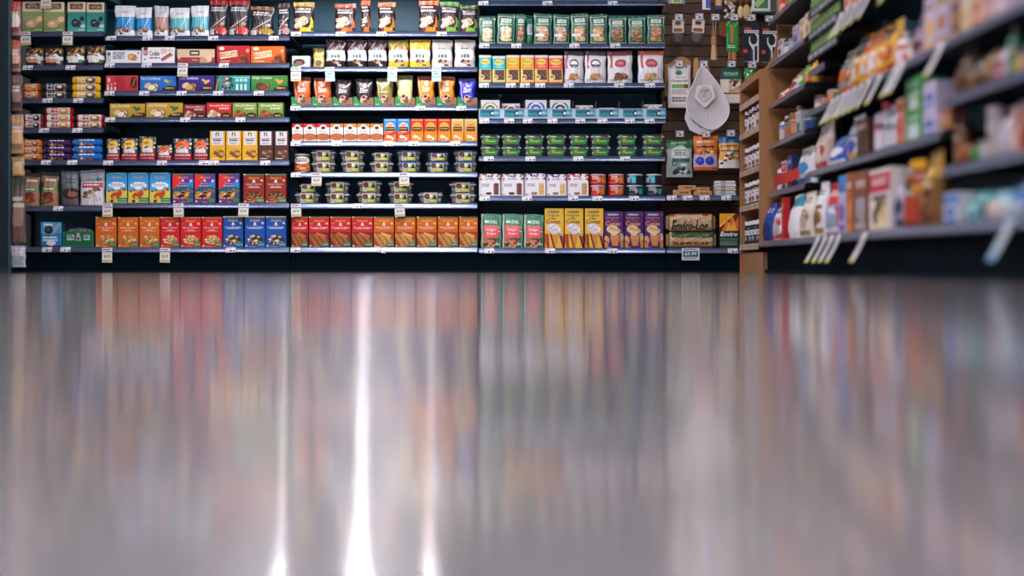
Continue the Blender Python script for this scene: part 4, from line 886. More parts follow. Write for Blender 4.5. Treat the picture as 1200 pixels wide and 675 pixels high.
def rows_back():
    s = lambda L_, i: shelfname(L_, i)
    a = lambda i: (BA, s(LA, i), LA[i])
    row(*a(1), [(sage_box, [(25, 48.8, 1), (49.6, 74.5, 1.5)]), (teal_box, [(78, 99.5, 1.5), (100.3, 121.6, 2)])])
    row(*a(2), [(dark_nut, [(27, 49, 55), (49.5, 72, 55)]), (white_nut, [(74.5, 97.5, 53), (98.5, 121.5, 52)])])
    def st(x0, x1, y0, y1, n):
        h = (y1 - y0) / n; nm = {2: ['upper', 'lower'], 3: ['upper', 'middle', 'lower']}[n]
        return [(x0, x1, y0 + i * h, y0 + (i + 1) * h, nm[i]) for i in range(n)]
    def stk(mk, spans_, cols):
        out = []
        for sp, c in zip(spans_, cols): out += [(*q, c) for q in sp]
        return (mk, out)
    row(*a(3), [stk(orange_roll, [st(25, 45.5, 97, 115, 2)], [0]), stk(black_roll, [st(46, 80.5, 97, 115, 2)], [1]), stk(yellow_roll, [st(82, 116, 88.5, 115, 3)], [2])])
    row(*a(4), [stk(blackcookie_roll, [st(26, 48.5, 133, 150, 2)], [0]), stk(redend_roll, [st(50, 84.5, 125, 150, 3)], [1]), stk(greenend_roll, [st(86.5, 121.3, 133.5, 150, 2)], [2])])
    row(*a(5), [stk(amber_roll, [st(24, 47.5, 163, 187.5, 3)], [0]), stk(purple_roll, [st(49, 82, 163, 187.5, 3)], [1]), stk(blue_roll, [st(83, 118, 162, 187.5, 3)], [2])])
    row(*a(6), [(brown_bag, [(23, 44.5, 202), (45, 66.5, 201)]), (grey_pouch, [(69, 90.5, 200)]), (silver_pouch, [(91.5, 121.3, 198)])])
    row(*a(7), [(blue_display, [(46.5, 71.5, 260)])])
    b = lambda i: (BB, s(LB, i), LB[i])
    row(*b(1), [(blue_kraft, [(131.5, 156.5, 5), (157, 177, 7)], {'ry': [.02, -.02]}), (pink_kraft, [(178.5, 196, 5)]), (teal_kraft, [(196.8, 221, 7.5), (222, 243.5, 5)]),
        (red_black, [(244, 265.5, -1), (266.5, 291, -1)]), (brown_black, [(291.8, 320, 6)]), (plain_black, [(324, 339, 2)])])
    row(*b(2), [(white_box, [(123.3, 164.5, 58.5)]), (cookie_box, [(165.2, 204, 54.8)]), (tan_box, [(206.5, 251, 57)]), (red_biscuit, [(253, 292.5, 53)]), (orange_biscuit, [(293.2, 333, 53.5)])])
    row(*b(3), [(red_tall, [(123, 161, 88)]), (blue_bauli, [(163, 206, 88.5)]), (purple_bauli, [(207.5, 250.5, 88)]), (teal_bauli, [(251.5, 292.5, 88)]), (green_bauli, [(293.5, 336.8, 88)])])
    row(*b(4), [(gold_bauli, [(127.5, 169.3, 121), (170.2, 213.6, 120)]), (maroon_simple, [(214.2, 240.5, 122)]), (red_simple, [(241.3, 270.8, 120)]), (green_simple, [(271.7, 300.5, 120), (301.5, 331.5, 120)])])
    row(*b(5), [(yellow_arch, [(122.6, 139, 162), (140, 160, 161), (161, 181.3, 159)]), (low_arch, [(182, 200.3, 169)]), (orange_arch, [(201.5, 223.5, 161), (224.5, 243.5, 161)]),
        (yellow_n, [(245, 263.3, 153), (264, 282.4, 153), (283.2, 301.3, 153)]), (brown_n, [(302, 319.8, 153), (320.5, 338, 153)])])
    row(*b(6), [(cheddar_box, [(123.3, 148.3, 202), (149, 173.4, 202), (174.2, 199, 202)]), (rainbow_box, [(201, 226, 203), (227, 251.6, 203), (255.3, 280, 203)]), (brown_snack, [(284.5, 309.3, 203.5), (310.3, 335, 203.5)])])
    row(*b(7), [(orange_snack, [(137.2, 161.3, 254), (162.5, 186.3, 254)]), (red_snack, [(187.2, 210, 254), (210.6, 235, 254), (235.6, 259.8, 254)]), (blue_snack, [(260.5, 284.5, 253), (286, 310.2, 253), (310.8, 335, 253)])])
    c = lambda i: (BC, s(LC, i), LC[i])
    row(*c(1), [(lemon_melt, [(342, 367.5, 1)]), (choc_melt, [(390.5, 416, 2)], {'ry': [.02]}), (edge_melt, [(422, 433.5, -1)]), (orange_melt, [(442, 463, 1), (490, 514, -1)]), (matcha_melt, [(514.8, 538, 0)]), (matcha_melt2, [(538.8, 559.8, 4)])])
    row(*c(2), [(tiny_tray, [(341.5, 363, 65)]), (tiny_yellow, [(366, 379.5, 55)]), (dark_three, [(380.5, 404.5, 45), (405.5, 429.5, 45), (430, 453, 45)]), (gold_three, [(454, 478.5, 45)]), (yel_three, [(479.2, 504.3, 45)]), (wht_three, [(505.5, 530.3, 45), (532, 557, 45)])])
    tr = [(340.8 + i * 24.35, 340.8 + i * 24.35 + 23.9) for i in range(9)]
    row(*c(3), [(display_tray_mk, [(x0, x1, 112.8) for x0, x1 in tr])], Y=D + .014)
    Yr = D + .026
    row(*c(3)[:2], 123.7, [(raw_orange, [(342, 363, 89), (366, 387.5, 90)])], Yr)
    row(*c(3)[:2], 123.7, [(raw_dark, [(391, 411, 92), (415.5, 436.5, 91)])], Yr)
    row(*c(3)[:2], 123.7, [(raw_olive, [(440, 460.5, 90)]), (raw_cream, [(463.6, 483.5, 87)]), (raw_amber, [(488.3, 509.3, 88), (512.4, 533, 88)]), (raw_blue, [(537, 558, 90)])], Yr)
    row(*c(4), [(red_small, [(341.6, 354.6, 144.5), (355, 370.2, 144.5), (370.6, 386, 144.5)]), (orange_small, [(386.4, 401.8, 144.5), (402.2, 417.6, 144.5), (418, 433.4, 144.5), (433.8, 448.8, 144.5)]),
        (blue_oval, [(449.2, 464.7, 138.8), (465, 480.4, 138.8)]), (red_oval, [(480.8, 496.5, 138.8), (496.8, 512.4, 138.8), (512.7, 528.2, 138.8)]), (tan_oval, [(528.6, 543.7, 138.8), (544, 559.3, 138.8)])])
    row(*c(5), [(can_kind, [(343, 362, 179.5)]),
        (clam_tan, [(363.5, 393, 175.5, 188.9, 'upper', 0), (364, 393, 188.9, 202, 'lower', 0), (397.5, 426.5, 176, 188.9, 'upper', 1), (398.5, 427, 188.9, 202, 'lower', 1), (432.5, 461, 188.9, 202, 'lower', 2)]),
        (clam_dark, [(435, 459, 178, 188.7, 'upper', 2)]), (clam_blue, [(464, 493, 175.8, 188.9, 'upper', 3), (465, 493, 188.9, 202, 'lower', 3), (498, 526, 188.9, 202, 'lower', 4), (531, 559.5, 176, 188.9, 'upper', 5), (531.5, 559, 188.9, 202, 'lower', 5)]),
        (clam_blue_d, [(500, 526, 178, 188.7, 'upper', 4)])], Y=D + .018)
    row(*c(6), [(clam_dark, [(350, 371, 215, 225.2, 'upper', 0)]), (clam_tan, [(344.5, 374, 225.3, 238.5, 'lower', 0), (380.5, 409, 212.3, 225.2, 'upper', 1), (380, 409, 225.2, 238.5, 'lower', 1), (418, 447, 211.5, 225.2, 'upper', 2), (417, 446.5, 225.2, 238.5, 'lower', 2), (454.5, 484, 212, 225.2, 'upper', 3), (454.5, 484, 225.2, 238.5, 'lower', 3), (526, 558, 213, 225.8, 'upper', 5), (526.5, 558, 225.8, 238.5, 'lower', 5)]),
        (clam_one, [(489.5, 519, 225, 238.5)])], Y=D + .018)
    row(*c(7), [(cinnamon_box, [(341, 360.5, 253.5), (361.3, 385.5, 253.5), (386.3, 411, 253.5), (411.8, 436.8, 253.5)]), (honey_box, [(437.5, 461.8, 253.5), (462.6, 487, 253.5), (488, 512, 253.5), (512.8, 537, 253.5), (537.8, 559.8, 253.5)])])
    d = lambda i: (BD, s(LD, i), LD[i])
    row(*d(1), [(tate_pale, [(561, 580.8, 18), (582, 603.5, 15)], {'ry': [.0, .02]}), (tate_side, [(604.5, 616.5, 15)]), (tate_back, [(617, 624.6, 20)]), (tate_pink, [(625.3, 647.3, 14), (648.2, 668, 15)]), (tate_tan, [(669, 690.3, 14), (691.2, 712.3, 15)]), (tate_brown, [(713.5, 735, 18), (736.5, 757.5, 18)]), (tate_red, [(758.7, 780, 16)])])
    row(*d(2), [(cyan_q, [(561, 576, 64), (576.8, 592.5, 65)]), (orange_q, [(593, 609, 64)]), (amber_q, [(609.8, 626, 64)]), (coral_q, [(626.5, 642.3, 64), (643, 659.8, 64.5)]), (white_dark, [(660.8, 684.5, 58), (685.2, 711, 58)]), (white_red, [(712, 742, 57.5)]), (white_orange, [(748, 778.5, 58)])])
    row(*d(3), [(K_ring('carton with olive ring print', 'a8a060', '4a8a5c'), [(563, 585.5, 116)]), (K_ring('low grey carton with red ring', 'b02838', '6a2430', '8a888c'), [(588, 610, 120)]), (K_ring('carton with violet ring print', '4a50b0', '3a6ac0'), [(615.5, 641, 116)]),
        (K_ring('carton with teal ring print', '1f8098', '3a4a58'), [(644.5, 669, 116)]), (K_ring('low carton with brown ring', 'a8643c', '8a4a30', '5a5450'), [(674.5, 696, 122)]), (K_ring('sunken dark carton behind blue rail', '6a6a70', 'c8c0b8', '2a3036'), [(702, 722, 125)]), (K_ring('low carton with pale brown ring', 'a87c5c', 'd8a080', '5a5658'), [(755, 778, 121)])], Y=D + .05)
    xs = [(564, 584.5), (589, 609.5), (616, 636.5), (641.5, 662.5), (668.5, 689), (693.8, 714.5), (725, 745.5), (754.5, 777.5)]
    row(*d(4), [(green_clam, [q for i, (x0, x1) in enumerate(xs) for q in ((x0 - 1.5, x1 + 1.5, 157, 170, 'upper', i), (x0 - 1.5, x1 + 1.5, 170, 183.2, 'lower', i))])], Y=D + .018)
    row(*d(5), [(part_choc, [(561, 586.6, 203.5), (587.4, 613.8, 203.5)]), (part_vio, [(614.6, 639.6, 203), (640.3, 664, 204)]), (part_red, [(664.8, 690, 203.5)]),
        (red_tub2, [(691, 711, 203.3, 216.3, 'upper', 0)]), (red_tub, [(691.3, 710.8, 216.3, 229.6, 'lower', 0), (713.5, 733, 203.3, 216.3, 'upper', 1), (713.5, 733, 216.3, 229.6, 'lower', 1)]),
        (navy_tub, [(735, 755, 203.3, 216.3, 'upper', 2), (757.5, 777.5, 203.3, 216.3, 'upper', 3)]), (navy_tub2, [(735, 755, 216.3, 229.6, 'lower', 2), (757.5, 777.5, 216.3, 229.6, 'lower', 3)])])
    row(*d(6), [(ginger_bag, [(563.3, 587.6, 250), (588.4, 613, 250), (613.8, 637.6, 250.5)]), (sugar_box, [(638.3, 661, 244), (661.7, 684, 244), (685.5, 707.6, 244)]), (purple_box, [(708.3, 731.2, 247.5), (732, 754.6, 247.5), (755.3, 777.8, 247.5)])])
    row(BE, 'bottom shelf', LE[1], [(log_top, [(781.5, 840, 250, 271, 'upper', 0)]), (log_low, [(781.5, 841, 271, 291, 'lower', 0)]), (envir_box, [(843.5, 866.5, 250)])])
display_tray_mk = display_tray
clam_one = K_clam('cookie_clamshell', 'single unstacked clear cookie tray', clamlabel(), 15.5, ['c89a5a', 'b06a3a', 'e8d0a0'], seed=9)
rows_back()
# the orange cartons' first box stands across the joint of the narrow bay and the second
orange_first = orange_snack(24.2, 35.5)
orange_first.place((wx(123.2), D + .016, wz(289.8) + .0012), 'first orange snack carton of the bottom row, beside the green tray', scale=(1, 1, 1), group='orange snack cartons on the bottom shelf')
# green basket tray on the narrow bay's bottom shelf
def green_tray():
    w, h, d = 36.5 / PPM, 18 / PPM, .1; b, f, l, ck = MB(), MB(), MB(), MB()
    a = Art(36, 18, '14603c'); a.rect(.02, .05, .98, .95, '1f7a4c'); a.rect(.05, .12, .95, .9, '14603c'); a.rect(.15, .45, .38, .8, 'b8ccd0'); a.rect(.68, .45, .88, .8, 'b8ccd0'); a.fine(.17, .37, .5, .75, 2, '3a5a60', 2); a.fine(.7, .87, .5, .75, 2, '3a5a60', 3); a.poly([(.42, .4), (.6, .4), (.55, .9), (.46, .9)], '9ab0b4'); a.ell(.5, .55, .05, .1, '8a3a34')
    card_grid(b, a, w, h); b.box(-w / 2, w / 2, .0014, d, 0, h, '14503a')
    f.ball(0, d / 2, h, w * .45, d * .42, h * .28, 'c8d4d8', 16)
    for i in range(5): ck.ball((i - 2) * w * .16, d / 2, h + .003, .013, .02, .012, ['8a6a4c', '5a4030'][i % 2], 8)
    return Kind('cookie_tray', 'green tray with clear domed cover', 'cookie tray', [('tray_sleeve', b, 'card'), ('domed_cover', f, 'clear'), ('biscuits', ck, 'matte')], (36, 18))
gt = green_tray(); gt.place((wx(90.6), D + .016, wz(289.5) + .0006), 'green sleeved tray with clear dome beside the blue display carton')

# blue labelled clear fronts on the fourth bay
def front_rail():
    e = empty('front_display_rail', (0, 0, 0)); tag(e, 'clear display front with eight blue labels below the ring cartons', 'display rail')
    x0, x1 = wx(561), wx(780); z0, z1 = wz(138.6), wz(127.3); y = D + .004
    b = MB(); b.box(x0, x1, y, y + .003, z0, z1, 'b8ccd8'); b.box(x0, x1, y - .004, y + .003, z1 - .003, z1, 'c8d8e0'); b.box(x0, x1, y - .004, y + .003, z0, z0 + .004, 'c8d8e0'); link('front_strip', b.mesh('front_strip', 'gloss'), e)
    for c in (573.8, 602.5, 630, 658.5, 686, 713.5, 741.5, 769):
        a = Art(23, 8, '1f6a8c'); a.rect(.02, .1, .98, .9, '3a98b8'); a.rect(.06, .5, .5, .85, '20587a'); a.ell(.62, .5, .13, .42, '1a3a58'); a.ell(.64, .46, .07, .2, 'd8ecf0'); a.fine(.72, .95, .3, .7, 2, 'a8dce0', 2); a.rect(.06, .15, .45, .4, '1f8a80')
        m = MB(); C = a.out(); card_grid(m, a, 23 / PPM, 8 / PPM, y - .0045, wx(c) - 11.5 / PPM, wz(136.5), 0); link('blue_label', m.mesh('blue_label', 'card'), e)
    for c in (561.5, 587, 614, 642.5, 671.5, 698.5, 726, 753.5, 779.5):
        m = MB(); m.box(wx(c) - .0015, wx(c) + .0015, y + .0032, y + .2, z0, wz(118), 'a8bcc4'); link('divider', m.mesh('divider', 'clear'), e)
front_rail()

# ------------------------------------------------------------------ price tickets
def ticket_kind(name, wpx, hpx, paint, base='dcdae2', look='', d=.0012):
    a = Art(wpx, hpx, base, k=4); paint(a); mb = MB(); w, h = wpx / PPM, hpx / PPM
    card_grid(mb, a, w, h, 0, edge=0); mb.box(-w / 2, w / 2, .0003, d, 0, h, 'e0dee4')
    return Kind(name, look, 'price tag', [(name, mb, 'card')], (wpx, hpx))
small_t = [ticket_kind('price_ticket', 11.5, 6, lambda a, q=q: (a.fine(.06, .6, .58, .86, 1, '8a8894', q), a.rect(.06, .14, .3, .4, 'a8a4ac'), a.rect(.38, .12, .56 + .1 * (q % 2), .45, '3a3a48'), a.rect(.74, .12, .94, .45, '4a4a58')), 'dcdce6') for q in range(3)]
def hangp(a): a.rect(0, .7, 1, .98, 'e4e2e6'); a.fine(.1, .9, .78, .92, 1, '5a5a6a', 2); a.rect(0, 0, 1, .2, 'd8d29c'); a.rect(0, .64, 1, .7, 'd8d4b0'); a.text('$3.39', .5, .42, .58, .2, '34343e'); a.fine(.1, .9, .06, .14, 1, '8a8458', 3)
hang_t = ticket_kind('hanging_price_tag', 11.8, 15.6, hangp, 'e2e0dc')
def newp(a): a.rect(0, 0, 1, .7, 'b8dcec'); a.rect(0, .72, 1, 1, 'ecebf2'); a.fine(.1, .9, .8, .92, 1, '6a6a7a', 4); a.text('New', .5, .55, .5, .15, '1f5a7a'); a.text('Product', .5, .34, .84, .13, '2a86a8'); a.rect(0, 0, 1, .14, 'eceef2'); a.rect(.3, .05, .7, .09, '6a8a98')
new_t = ticket_kind('new_product_tag', 11, 16.5, newp, 'e8eaf0')
SM = {'A': [(2, [33, 83]), (3, [56, 92]), (4, [52, 91]), (5, [54.3, 85]), (6, [68.5]), (7, [55.5, 77])],
      'B': [(1, [130.8, 173, 199, 250, 321]), (2, [128.8, 172, 262.5]), (3, [128.6, 169.3, 213, 255.8, 303.5]), (4, [129.3, 217.3, 281.6]), (5, [127, 190, 239, 250.8, 311]), (7, [270.5])],
      'C': [(1, [347, 399.5, 447, 517.5]), (3, [346.5, 492.5, 540.5]), (4, [346.5, 394.5, 454.8, 484.5, 533.5]), (5, [347]), (6, [419]), (7, [346.5, 446])],
      'D': [(0, [566.5, 641.5, 718]), (1, [567.5, 605, 673, 721]), (2, [567, 598.5, 615, 633, 666.5, 725.5, 761.5]), (3, [567.5, 596.5, 618.5, 647.5, 680, 706, 738, 761]), (4, [572.8, 621.5, 677.5, 732.5]), (5, [568, 617.5, 671.5, 700, 743]), (6, [573.3, 644.5, 717.3])],
      'E': [(0, [787, 805.5, 825.5, 851]), (1, [858.5])]}
HG = {'A': [(0, [54.5], hang_t, 1.), (1, [31, 79.5], hang_t, 1.)], 'B': [(2, [214], hang_t, 1.), (6, [126.5, 210, 285.3], hang_t, 1.), (7, [126.0, 193.5], hang_t, 1.1)],
      'C': [(2, [347], hang_t, 1.05), (2, [387.3, 459.5, 511.5], new_t, 1.), (5, [371], hang_t, .98), (5, [474], hang_t, 1.), (6, [347.5, 469], hang_t, .95)]}
LIP = {'A': LA, 'B': LB, 'C': LC, 'D': LD, 'E': LE}; BN = {'A': BA, 'B': BB, 'C': BC, 'D': BD, 'E': BE}
rq = random.Random(8)
for b in 'ABCDE':
    for i, xs in SM[b]:
        for j, x in enumerate(xs):
            n = len(xs); sn = shelfname(LIP[b], i)
            lab = f'small white price ticket, {ORD[j]} of {NUM[n]} from left, {sn} rail, {BN[b]}' if n > 1 else f'only small price ticket on the {sn} rail, {BN[b]}'
            tilt = .25 if (b == 'C' and i == 7 and j == 1) else rq.uniform(-.025, .025)
            small_t[(j + i) % 3].place((wx(x), D - .0157, wz(LIP[b][i] + 5.5)), lab, rx=-.52, scale=(1, 1, 1.05), group=f'small price tickets on the {sn}, {BN[b]}', ry=tilt)
    for i, xs, kd, sc in HG.get(b, []):
        for j, x in enumerate(xs):
            sn = shelfname(LIP[b], i); n = len(xs); what = 'hanging price tag' if kd is hang_t else 'pale blue New Product tag'
            if (b, i) == ('C', 5): lab = f'hanging price tag below the {"nut can" if x < 400 else "blue lidded trays"}, {sn} rail, {BN[b]}'
            elif n > 1: lab = f'{what}, {ORD[j]} of {NUM[n]} from left, {sn} rail, {BN[b]}'
            else: lab = f'lone {what} below the {sn} of the {BN[b]}'
            kd.place((wx(x), D - .0112, wz(LIP[b][i] + .5) - kd.dims[1] * sc / PPM), lab, scale=(1, 1, sc), group=f'{what}s on the back shelving', ry=rq.uniform(-.06, .06))
def saleart(a): a.rect(.04, .03, .96, .97, 'd8dce4'); a.fine(.12, .9, .8, .92, 1, '3a3a44', 3); a.rect(.08, .28, .92, .75, '14687c'); a.text('$3.99', .5, .52, .66, .28, 'eef4f4'); a.fine(.1, .9, .08, .22, 2, '5a6a78', 5)
sale = ticket_kind('sale_price_sign', 20.5, 14.3, saleart, 'e4e6ea')
sale.place((wx(809), D - .016, wz(305)), 'white and teal sale sign reading $3.99 under the fire logs')
# ------------------------------------------------------------------ goods on the slat wall
YH = D + .10
def wxh(x): return wx(x, YH)
def wzh(y): return wz(y, YH)
def hook(x, y, lab):
    e = empty('peg_hook', (wx(x, YH - .012), YH - .012, wz(y, YH - .012))); tag(e, lab, 'hook', 'ticketed hooks on the slat wall')
    r = MB(); L_ = yS - YH + .012 - .003
    for s in (-.006, .006): r.tube([(s, 0, -.002), (s, L_, .012)], .0016, 'b8bcc4', 6)
    link('rod', r.mesh('rod', 'steel'), e)
    t = MB(); a = Art(10, 6.5, 'dcdae4', k=4); a.fine(.1, .6, .5, .85, 1, '8a8a98', 2); a.rect(.4, .2, .7, .5, '4a4a5a'); a.rect(0, 0, .08, 1, '4a4a58'); a.rect(.9, 0, 1, 1, '4a4a58')
    card_grid(t, a, 10 / PPM, 6.5 / PPM, -.003, edge=0); t.box(-5.2 / PPM, 5.2 / PPM, -.0028, -.001, -.001, 6.8 / PPM, 'c8c8d4'); link('ticket_holder', t.mesh('ticket_holder', 'card'), e)
hk = [(795.5, 23.3, 'first'), (819.5, 22.6, 'second'), (838.5, 23.3, 'third'), (860.5, 23.6, 'fourth'), (880.5, 24, 'fifth'), (901.5, 25, 'sixth')]
for x, y, o in hk: hook(x, y, f'{o} ticketed hook from left in the top row of the slat wall')
for x, y, t in ((795.8, 77.8, 'above the Cheesecloth pack'), (824.6, 78, 'above the white nut milk bag'), (857.5, 78, 'above the green topped card'), (881.5, 79, 'above the green packet by the rack')): hook(x, y, f'ticketed hook {t} on the slat wall')
for x, y, t in ((796.7, 160, 'green pouch'), (827.6, 160.2, 'orange pouch'), (856.5, 159.3, 'orange and blue pouch')): hook(x, y, f'ticketed hook holding the {t} on the slat wall')
def hung(k, x0, x1, y0, y1, lab, rz=0., ry=0., dy=0.):
    w = (x1 - x0); Y = YH + dy
    return k.place((wx((x0 + x1) / 2, Y), Y, wz(y1, Y)), lab, rz=rz, ry=ry, scale=(w / k.dims[0] * Y / D, 1, (y1 - y0) / k.dims[1] * Y / D))
# net bags with a header card
def netbag():
    w, h = 14 / PPM, 26 / PPM; c, n, it = MB(), MB(), MB(); a = Art(14, 16, 'd8ccc0'); a.rect(.08, .05, .9, .42, 'e4dcd4'); a.rect(.12, .08, .86, .34, '8a4c2c'); a.ell(.48, .72, .26, .13, '2a2424'); a.fine(.15, .85, .5, .58, 1, 'a08078', 2)
    card_grid(c, a, w, 16 / PPM, 0, None, 10 / PPM); c.box(-w / 2, w / 2, .0014, .003, 10 / PPM, h, 'c0b4a8')
    r = random.Random(4)
    for i in range(26): x = r.uniform(-.5, .5) * w; it.tube([(x, r.uniform(.004, .03), r.uniform(.0, .03)), (x + r.uniform(-.02, .02), r.uniform(.004, .03), r.uniform(.05, .075))], .0016, ['2a2420', '4a4038', '6a5c50'][i % 3], 5)
    n.ball(0, .018, 7 / PPM, w * .52, .018, 8 / PPM, 'a8a49c', 14)
    return Kind('hanging_twine_bag', '', 'net bag', [('header_card', c, 'card'), ('net_sack', n, 'clear'), ('twine', it, 'cloth')], (14, 26))
nb = netbag()
hung(nb, 788, 801.5, 23, 48, 'small net bag with brown and white card, left of two')
hung(nb, 810, 824.5, 22.5, 48, 'small net bag with tilted card, right of two', ry=.06)
# pegs, chopsticks, gadget cards
def pegs():
    e = empty('hanging_wooden_pegs', (wxh(837), YH, wzh(70))); tag(e, 'bundle of pale wooden pegs hanging on the third hook', 'wooden pegs')
    q = 1 / PPM; r = random.Random(2)
    for i, (x, t, h) in enumerate(((-3, .06, 31), (-.5, -.02, 33), (2.5, -.08, 31), (0.5, .03, 30))):
        m = MB(); m.prism([((x - 1.2) * q, 0), ((x + 1.2) * q, .002), ((x * .4 + 1.3 + t * 8) * q, h * q), ((x * .4 - 1.1 + t * 8) * q, h * q)], i * .006, i * .006 + .006, ['d8b488', 'e4c8a0', 'c89c6c', 'dcb890'][i]); link('peg', m.mesh('peg', 'wood'), e)
    m = MB(); m.box(-3.6 * q, 2.6 * q, -.002, .026, 18 * q, 27 * q, 'b87858', .004); m.box(-3.2 * q, 3 * q, -.001, .024, 27.2 * q, 36 * q, '8a6448', .004); link('paper_band', m.mesh('paper_band', 'card'), e)
    m = MB(); m.tube([(-.005, .012, 34 * q), (-.008, .012, 46 * q), (.012, .012, 46 * q), (.008, .012, 34 * q)], .002, 'd8d0c8', 6); link('hanging_loop', m.mesh('hanging_loop', 'cloth'), e)
pegs()
def chop():
    w = 14.5 / PPM; c, s = MB(), MB(); a = Art(14.5, 36, '1f8a3c'); a.line(.05, .85, .3, .98, .03, '8ad89a'); a.poly([(.3, .9), (.55, .82), (.95, .98), (.95, .9), (.6, .76), (.3, .83)], '5ab86a'); a.rect(.36, .3, .62, .86, 'a8642c'); a.rect(.38, .3, .45, .86, 'd89a54'); a.rect(.53, .3, .58, .86, 'c8884a'); a.fine(.12, .8, .1, .2, 2, 'd8f0d8', 2); a.rect(.08, .2, .16, .6, '5ab06a')
    card_grid(c, a, w, 36 / PPM, 0, None, 10 / PPM); c.box(-w / 2, w / 2, .0014, .004, 10 / PPM, 46 / PPM, '1a6a30')
    for i in range(4): s.box(-.025 + i * .014, -.014 + i * .014, .005, .012, 0, 40 / PPM, ['c88a4c', 'a86a34', 'd89c5c', 'b87840'][i], .002)
    return Kind('hanging_chopstick_pack', '', 'chopstick pack', [('green_card', c, 'card'), ('chopsticks', s, 'wood')], (14.5, 46))
hung(chop(), 851, 865.3, 24.5, 70, 'green carded chopsticks hanging left of the navy gadget cards')
def gadget(a): a.rect(.1, .80, .5, .86, 'd0342c'); a.rect(.08, .72, .95, .79, 'e4e6ea'); a.text('GOOD', .5, .755, .8, .05, '14202c'); a.poly([(.5, .65), (.78, .72), (.95, .68), (.95, .0), (.6, .0), (.6, .3), (.35, .48), (.35, .62)], 'dfe2ea'); a.ell(.64, .57, .22, .13, '141c28'); a.rect(.7, .05, .86, .4, '141c28'); a.rect(.45, .02, .58, .32, '2a3a4c'); a.ell(.14, .28, .16, .05, 'd83a34'); a.rect(.02, .02, .95, .035, '8a96a4')
def flat_kind(name, cat, w, h, paint, base, d=.006, m='card', extra=None):
    a = Art(w, h, base); paint(a); mb = MB(); card_grid(mb, a, w / PPM, h / PPM); mb.box(-w / 2 / PPM, w / 2 / PPM, .0013, d, 0, h / PPM, base)
    return Kind(name, '', cat, [('card', mb, m)] + (extra or []), (w, h)) if extra else Kind(name, '', cat, [(name, mb, m)], (w, h))
gd = flat_kind('hanging_gadget_card', 'gadget card', 19.5, 48, gadget, '101c2a', .012)
hung(gd, 871, 890, 25.5, 73, 'navy carded kitchen gadget with white outline, left of two')
hung(gd, 892.5, 911, 26.5, 74, 'navy gadget card partly behind the aisle shelving, right of two')
# goods cut off by the top of the picture
topbag = K_pouch('hanging_snack_pouch', '', 'pouch', lambda a: (a.rect(0, 0, 1, .1, 'd8dcd0'), a.rect(.3, .02, .7, .3, '8aa864'), a.rect(.75, 0, 1, .3, 'b8a8c8'), a.rect(0, .0, .2, .3, '7a90a8')), 'c8ccc8', .04, 'c8d0c8', plural='x')(20, 30)
hung(topbag, 783, 803, -26, 4, 'pale pouch hanging at the top above the net bags')
bluebox = K_carton('hanging_utensil_box', '', 'utensil box', lambda a: (a.rect(0, 0, .45, 1, 'e8e8ee'), a.rect(.55, .06, 1, 1, '5a5cc8'), a.rect(0, 0, 1, .06, 'dfe2ea')), '3a3c90', .02, base='2a3a9a', plural='x')(10, 32)
hung(bluebox, 823, 832.5, -21, 11.3, 'slim white and violet carton hanging at the top')
tanbox2 = K_carton('hanging_utensil_box', '', 'utensil box', lambda a: (a.rect(.2, .15, .8, 1, 'e0b08a'), a.rect(0, 0, 1, .13, '2a3a8a')), '8a5a3a', .02, base='b87a50', plural='x')(8, 32)
hung(tanbox2, 838, 846, -21, 10.8, 'slim tan carton with blue foot hanging at the top')
def duster():
    e = empty('hanging_cotton_duster', (wxh(855.5), YH + .03, wzh(22))); tag(e, 'fluffy white duster hanging beside the wooden brushes', 'duster'); m = MB(); r = random.Random(5)
    for i in range(60):
        t = r.random(); x = r.uniform(-8, 8) / PPM * (1 - .35 * (1 - t)); m.ball(x, r.uniform(-.02, .02), (t * 46 + 2) / PPM, .012, .012, .011, ['f0ecec', 'e4dcd8', 'd8ccc0'][i % 3], 8)
    link('fluffy_head', m.mesh('fluffy_head', 'cloth'), e); m = MB(); m.tube([(0, 0, .1), (0, 0, .36)], .008, 'b8c060', 8); link('handle', m.mesh('handle', 'wood'), e)
duster()
for x, y1, t, sc in ((868.5, 21, 'left', .85), (875.5, 23, 'middle', 1.05), (883, 19, 'right', .8)):
    e = empty('hanging_wooden_spoon', (wxh(x), YH + .02, wzh(y1))); tag(e, f'{t} of three yellowish wooden spoons hanging at the top', 'spoon', 'wooden spoons on the slat wall')
    m = MB(); m.ball(0, 0, .05 * sc, .024 * sc, .008, .05 * sc, ['d8c488', 'e4d094', 'ccb478'][int(x) % 3], 16); link('bowl', m.mesh('bowl', 'wood'), e)
    m = MB(); m.tube([(0, 0, .095 * sc), (0, 0, .34)], .0055, '9a4a2c' if t != 'right' else '7a8a3c', 8); link('handle', m.mesh('handle', 'wood'), e)
framed = K_carton('herb_carton', 'green herb carton', 'carton', lambda a: (a.rect(.06, .06, .94, 1, 'e4e8e4'), a.rect(.14, .12, .86, 1, '4a7a54'), a.line(.2, .2, .8, .6, .2, 'a8c890'), a.rect(.04, 0, .96, .05, 'c8d4d0')), '2a4a38', .06, base='d8e0dc', plural='x')(22, 34)
m_ = MB(); m_.box(wx(884), wx(912), D + .10, yS - .002, wz(12.5), wz(10.3), '2c3a40'); o_ = link('wall_ledge_shelf', m_.mesh('wall_ledge_shelf', 'frame_paint')); tag(o_, 'short dark ledge under the green herb carton', 'ledge')
framed.place((wx(895.5), D + .11, wz(10.1) + .0006), 'green and white carton standing on the short dark ledge')
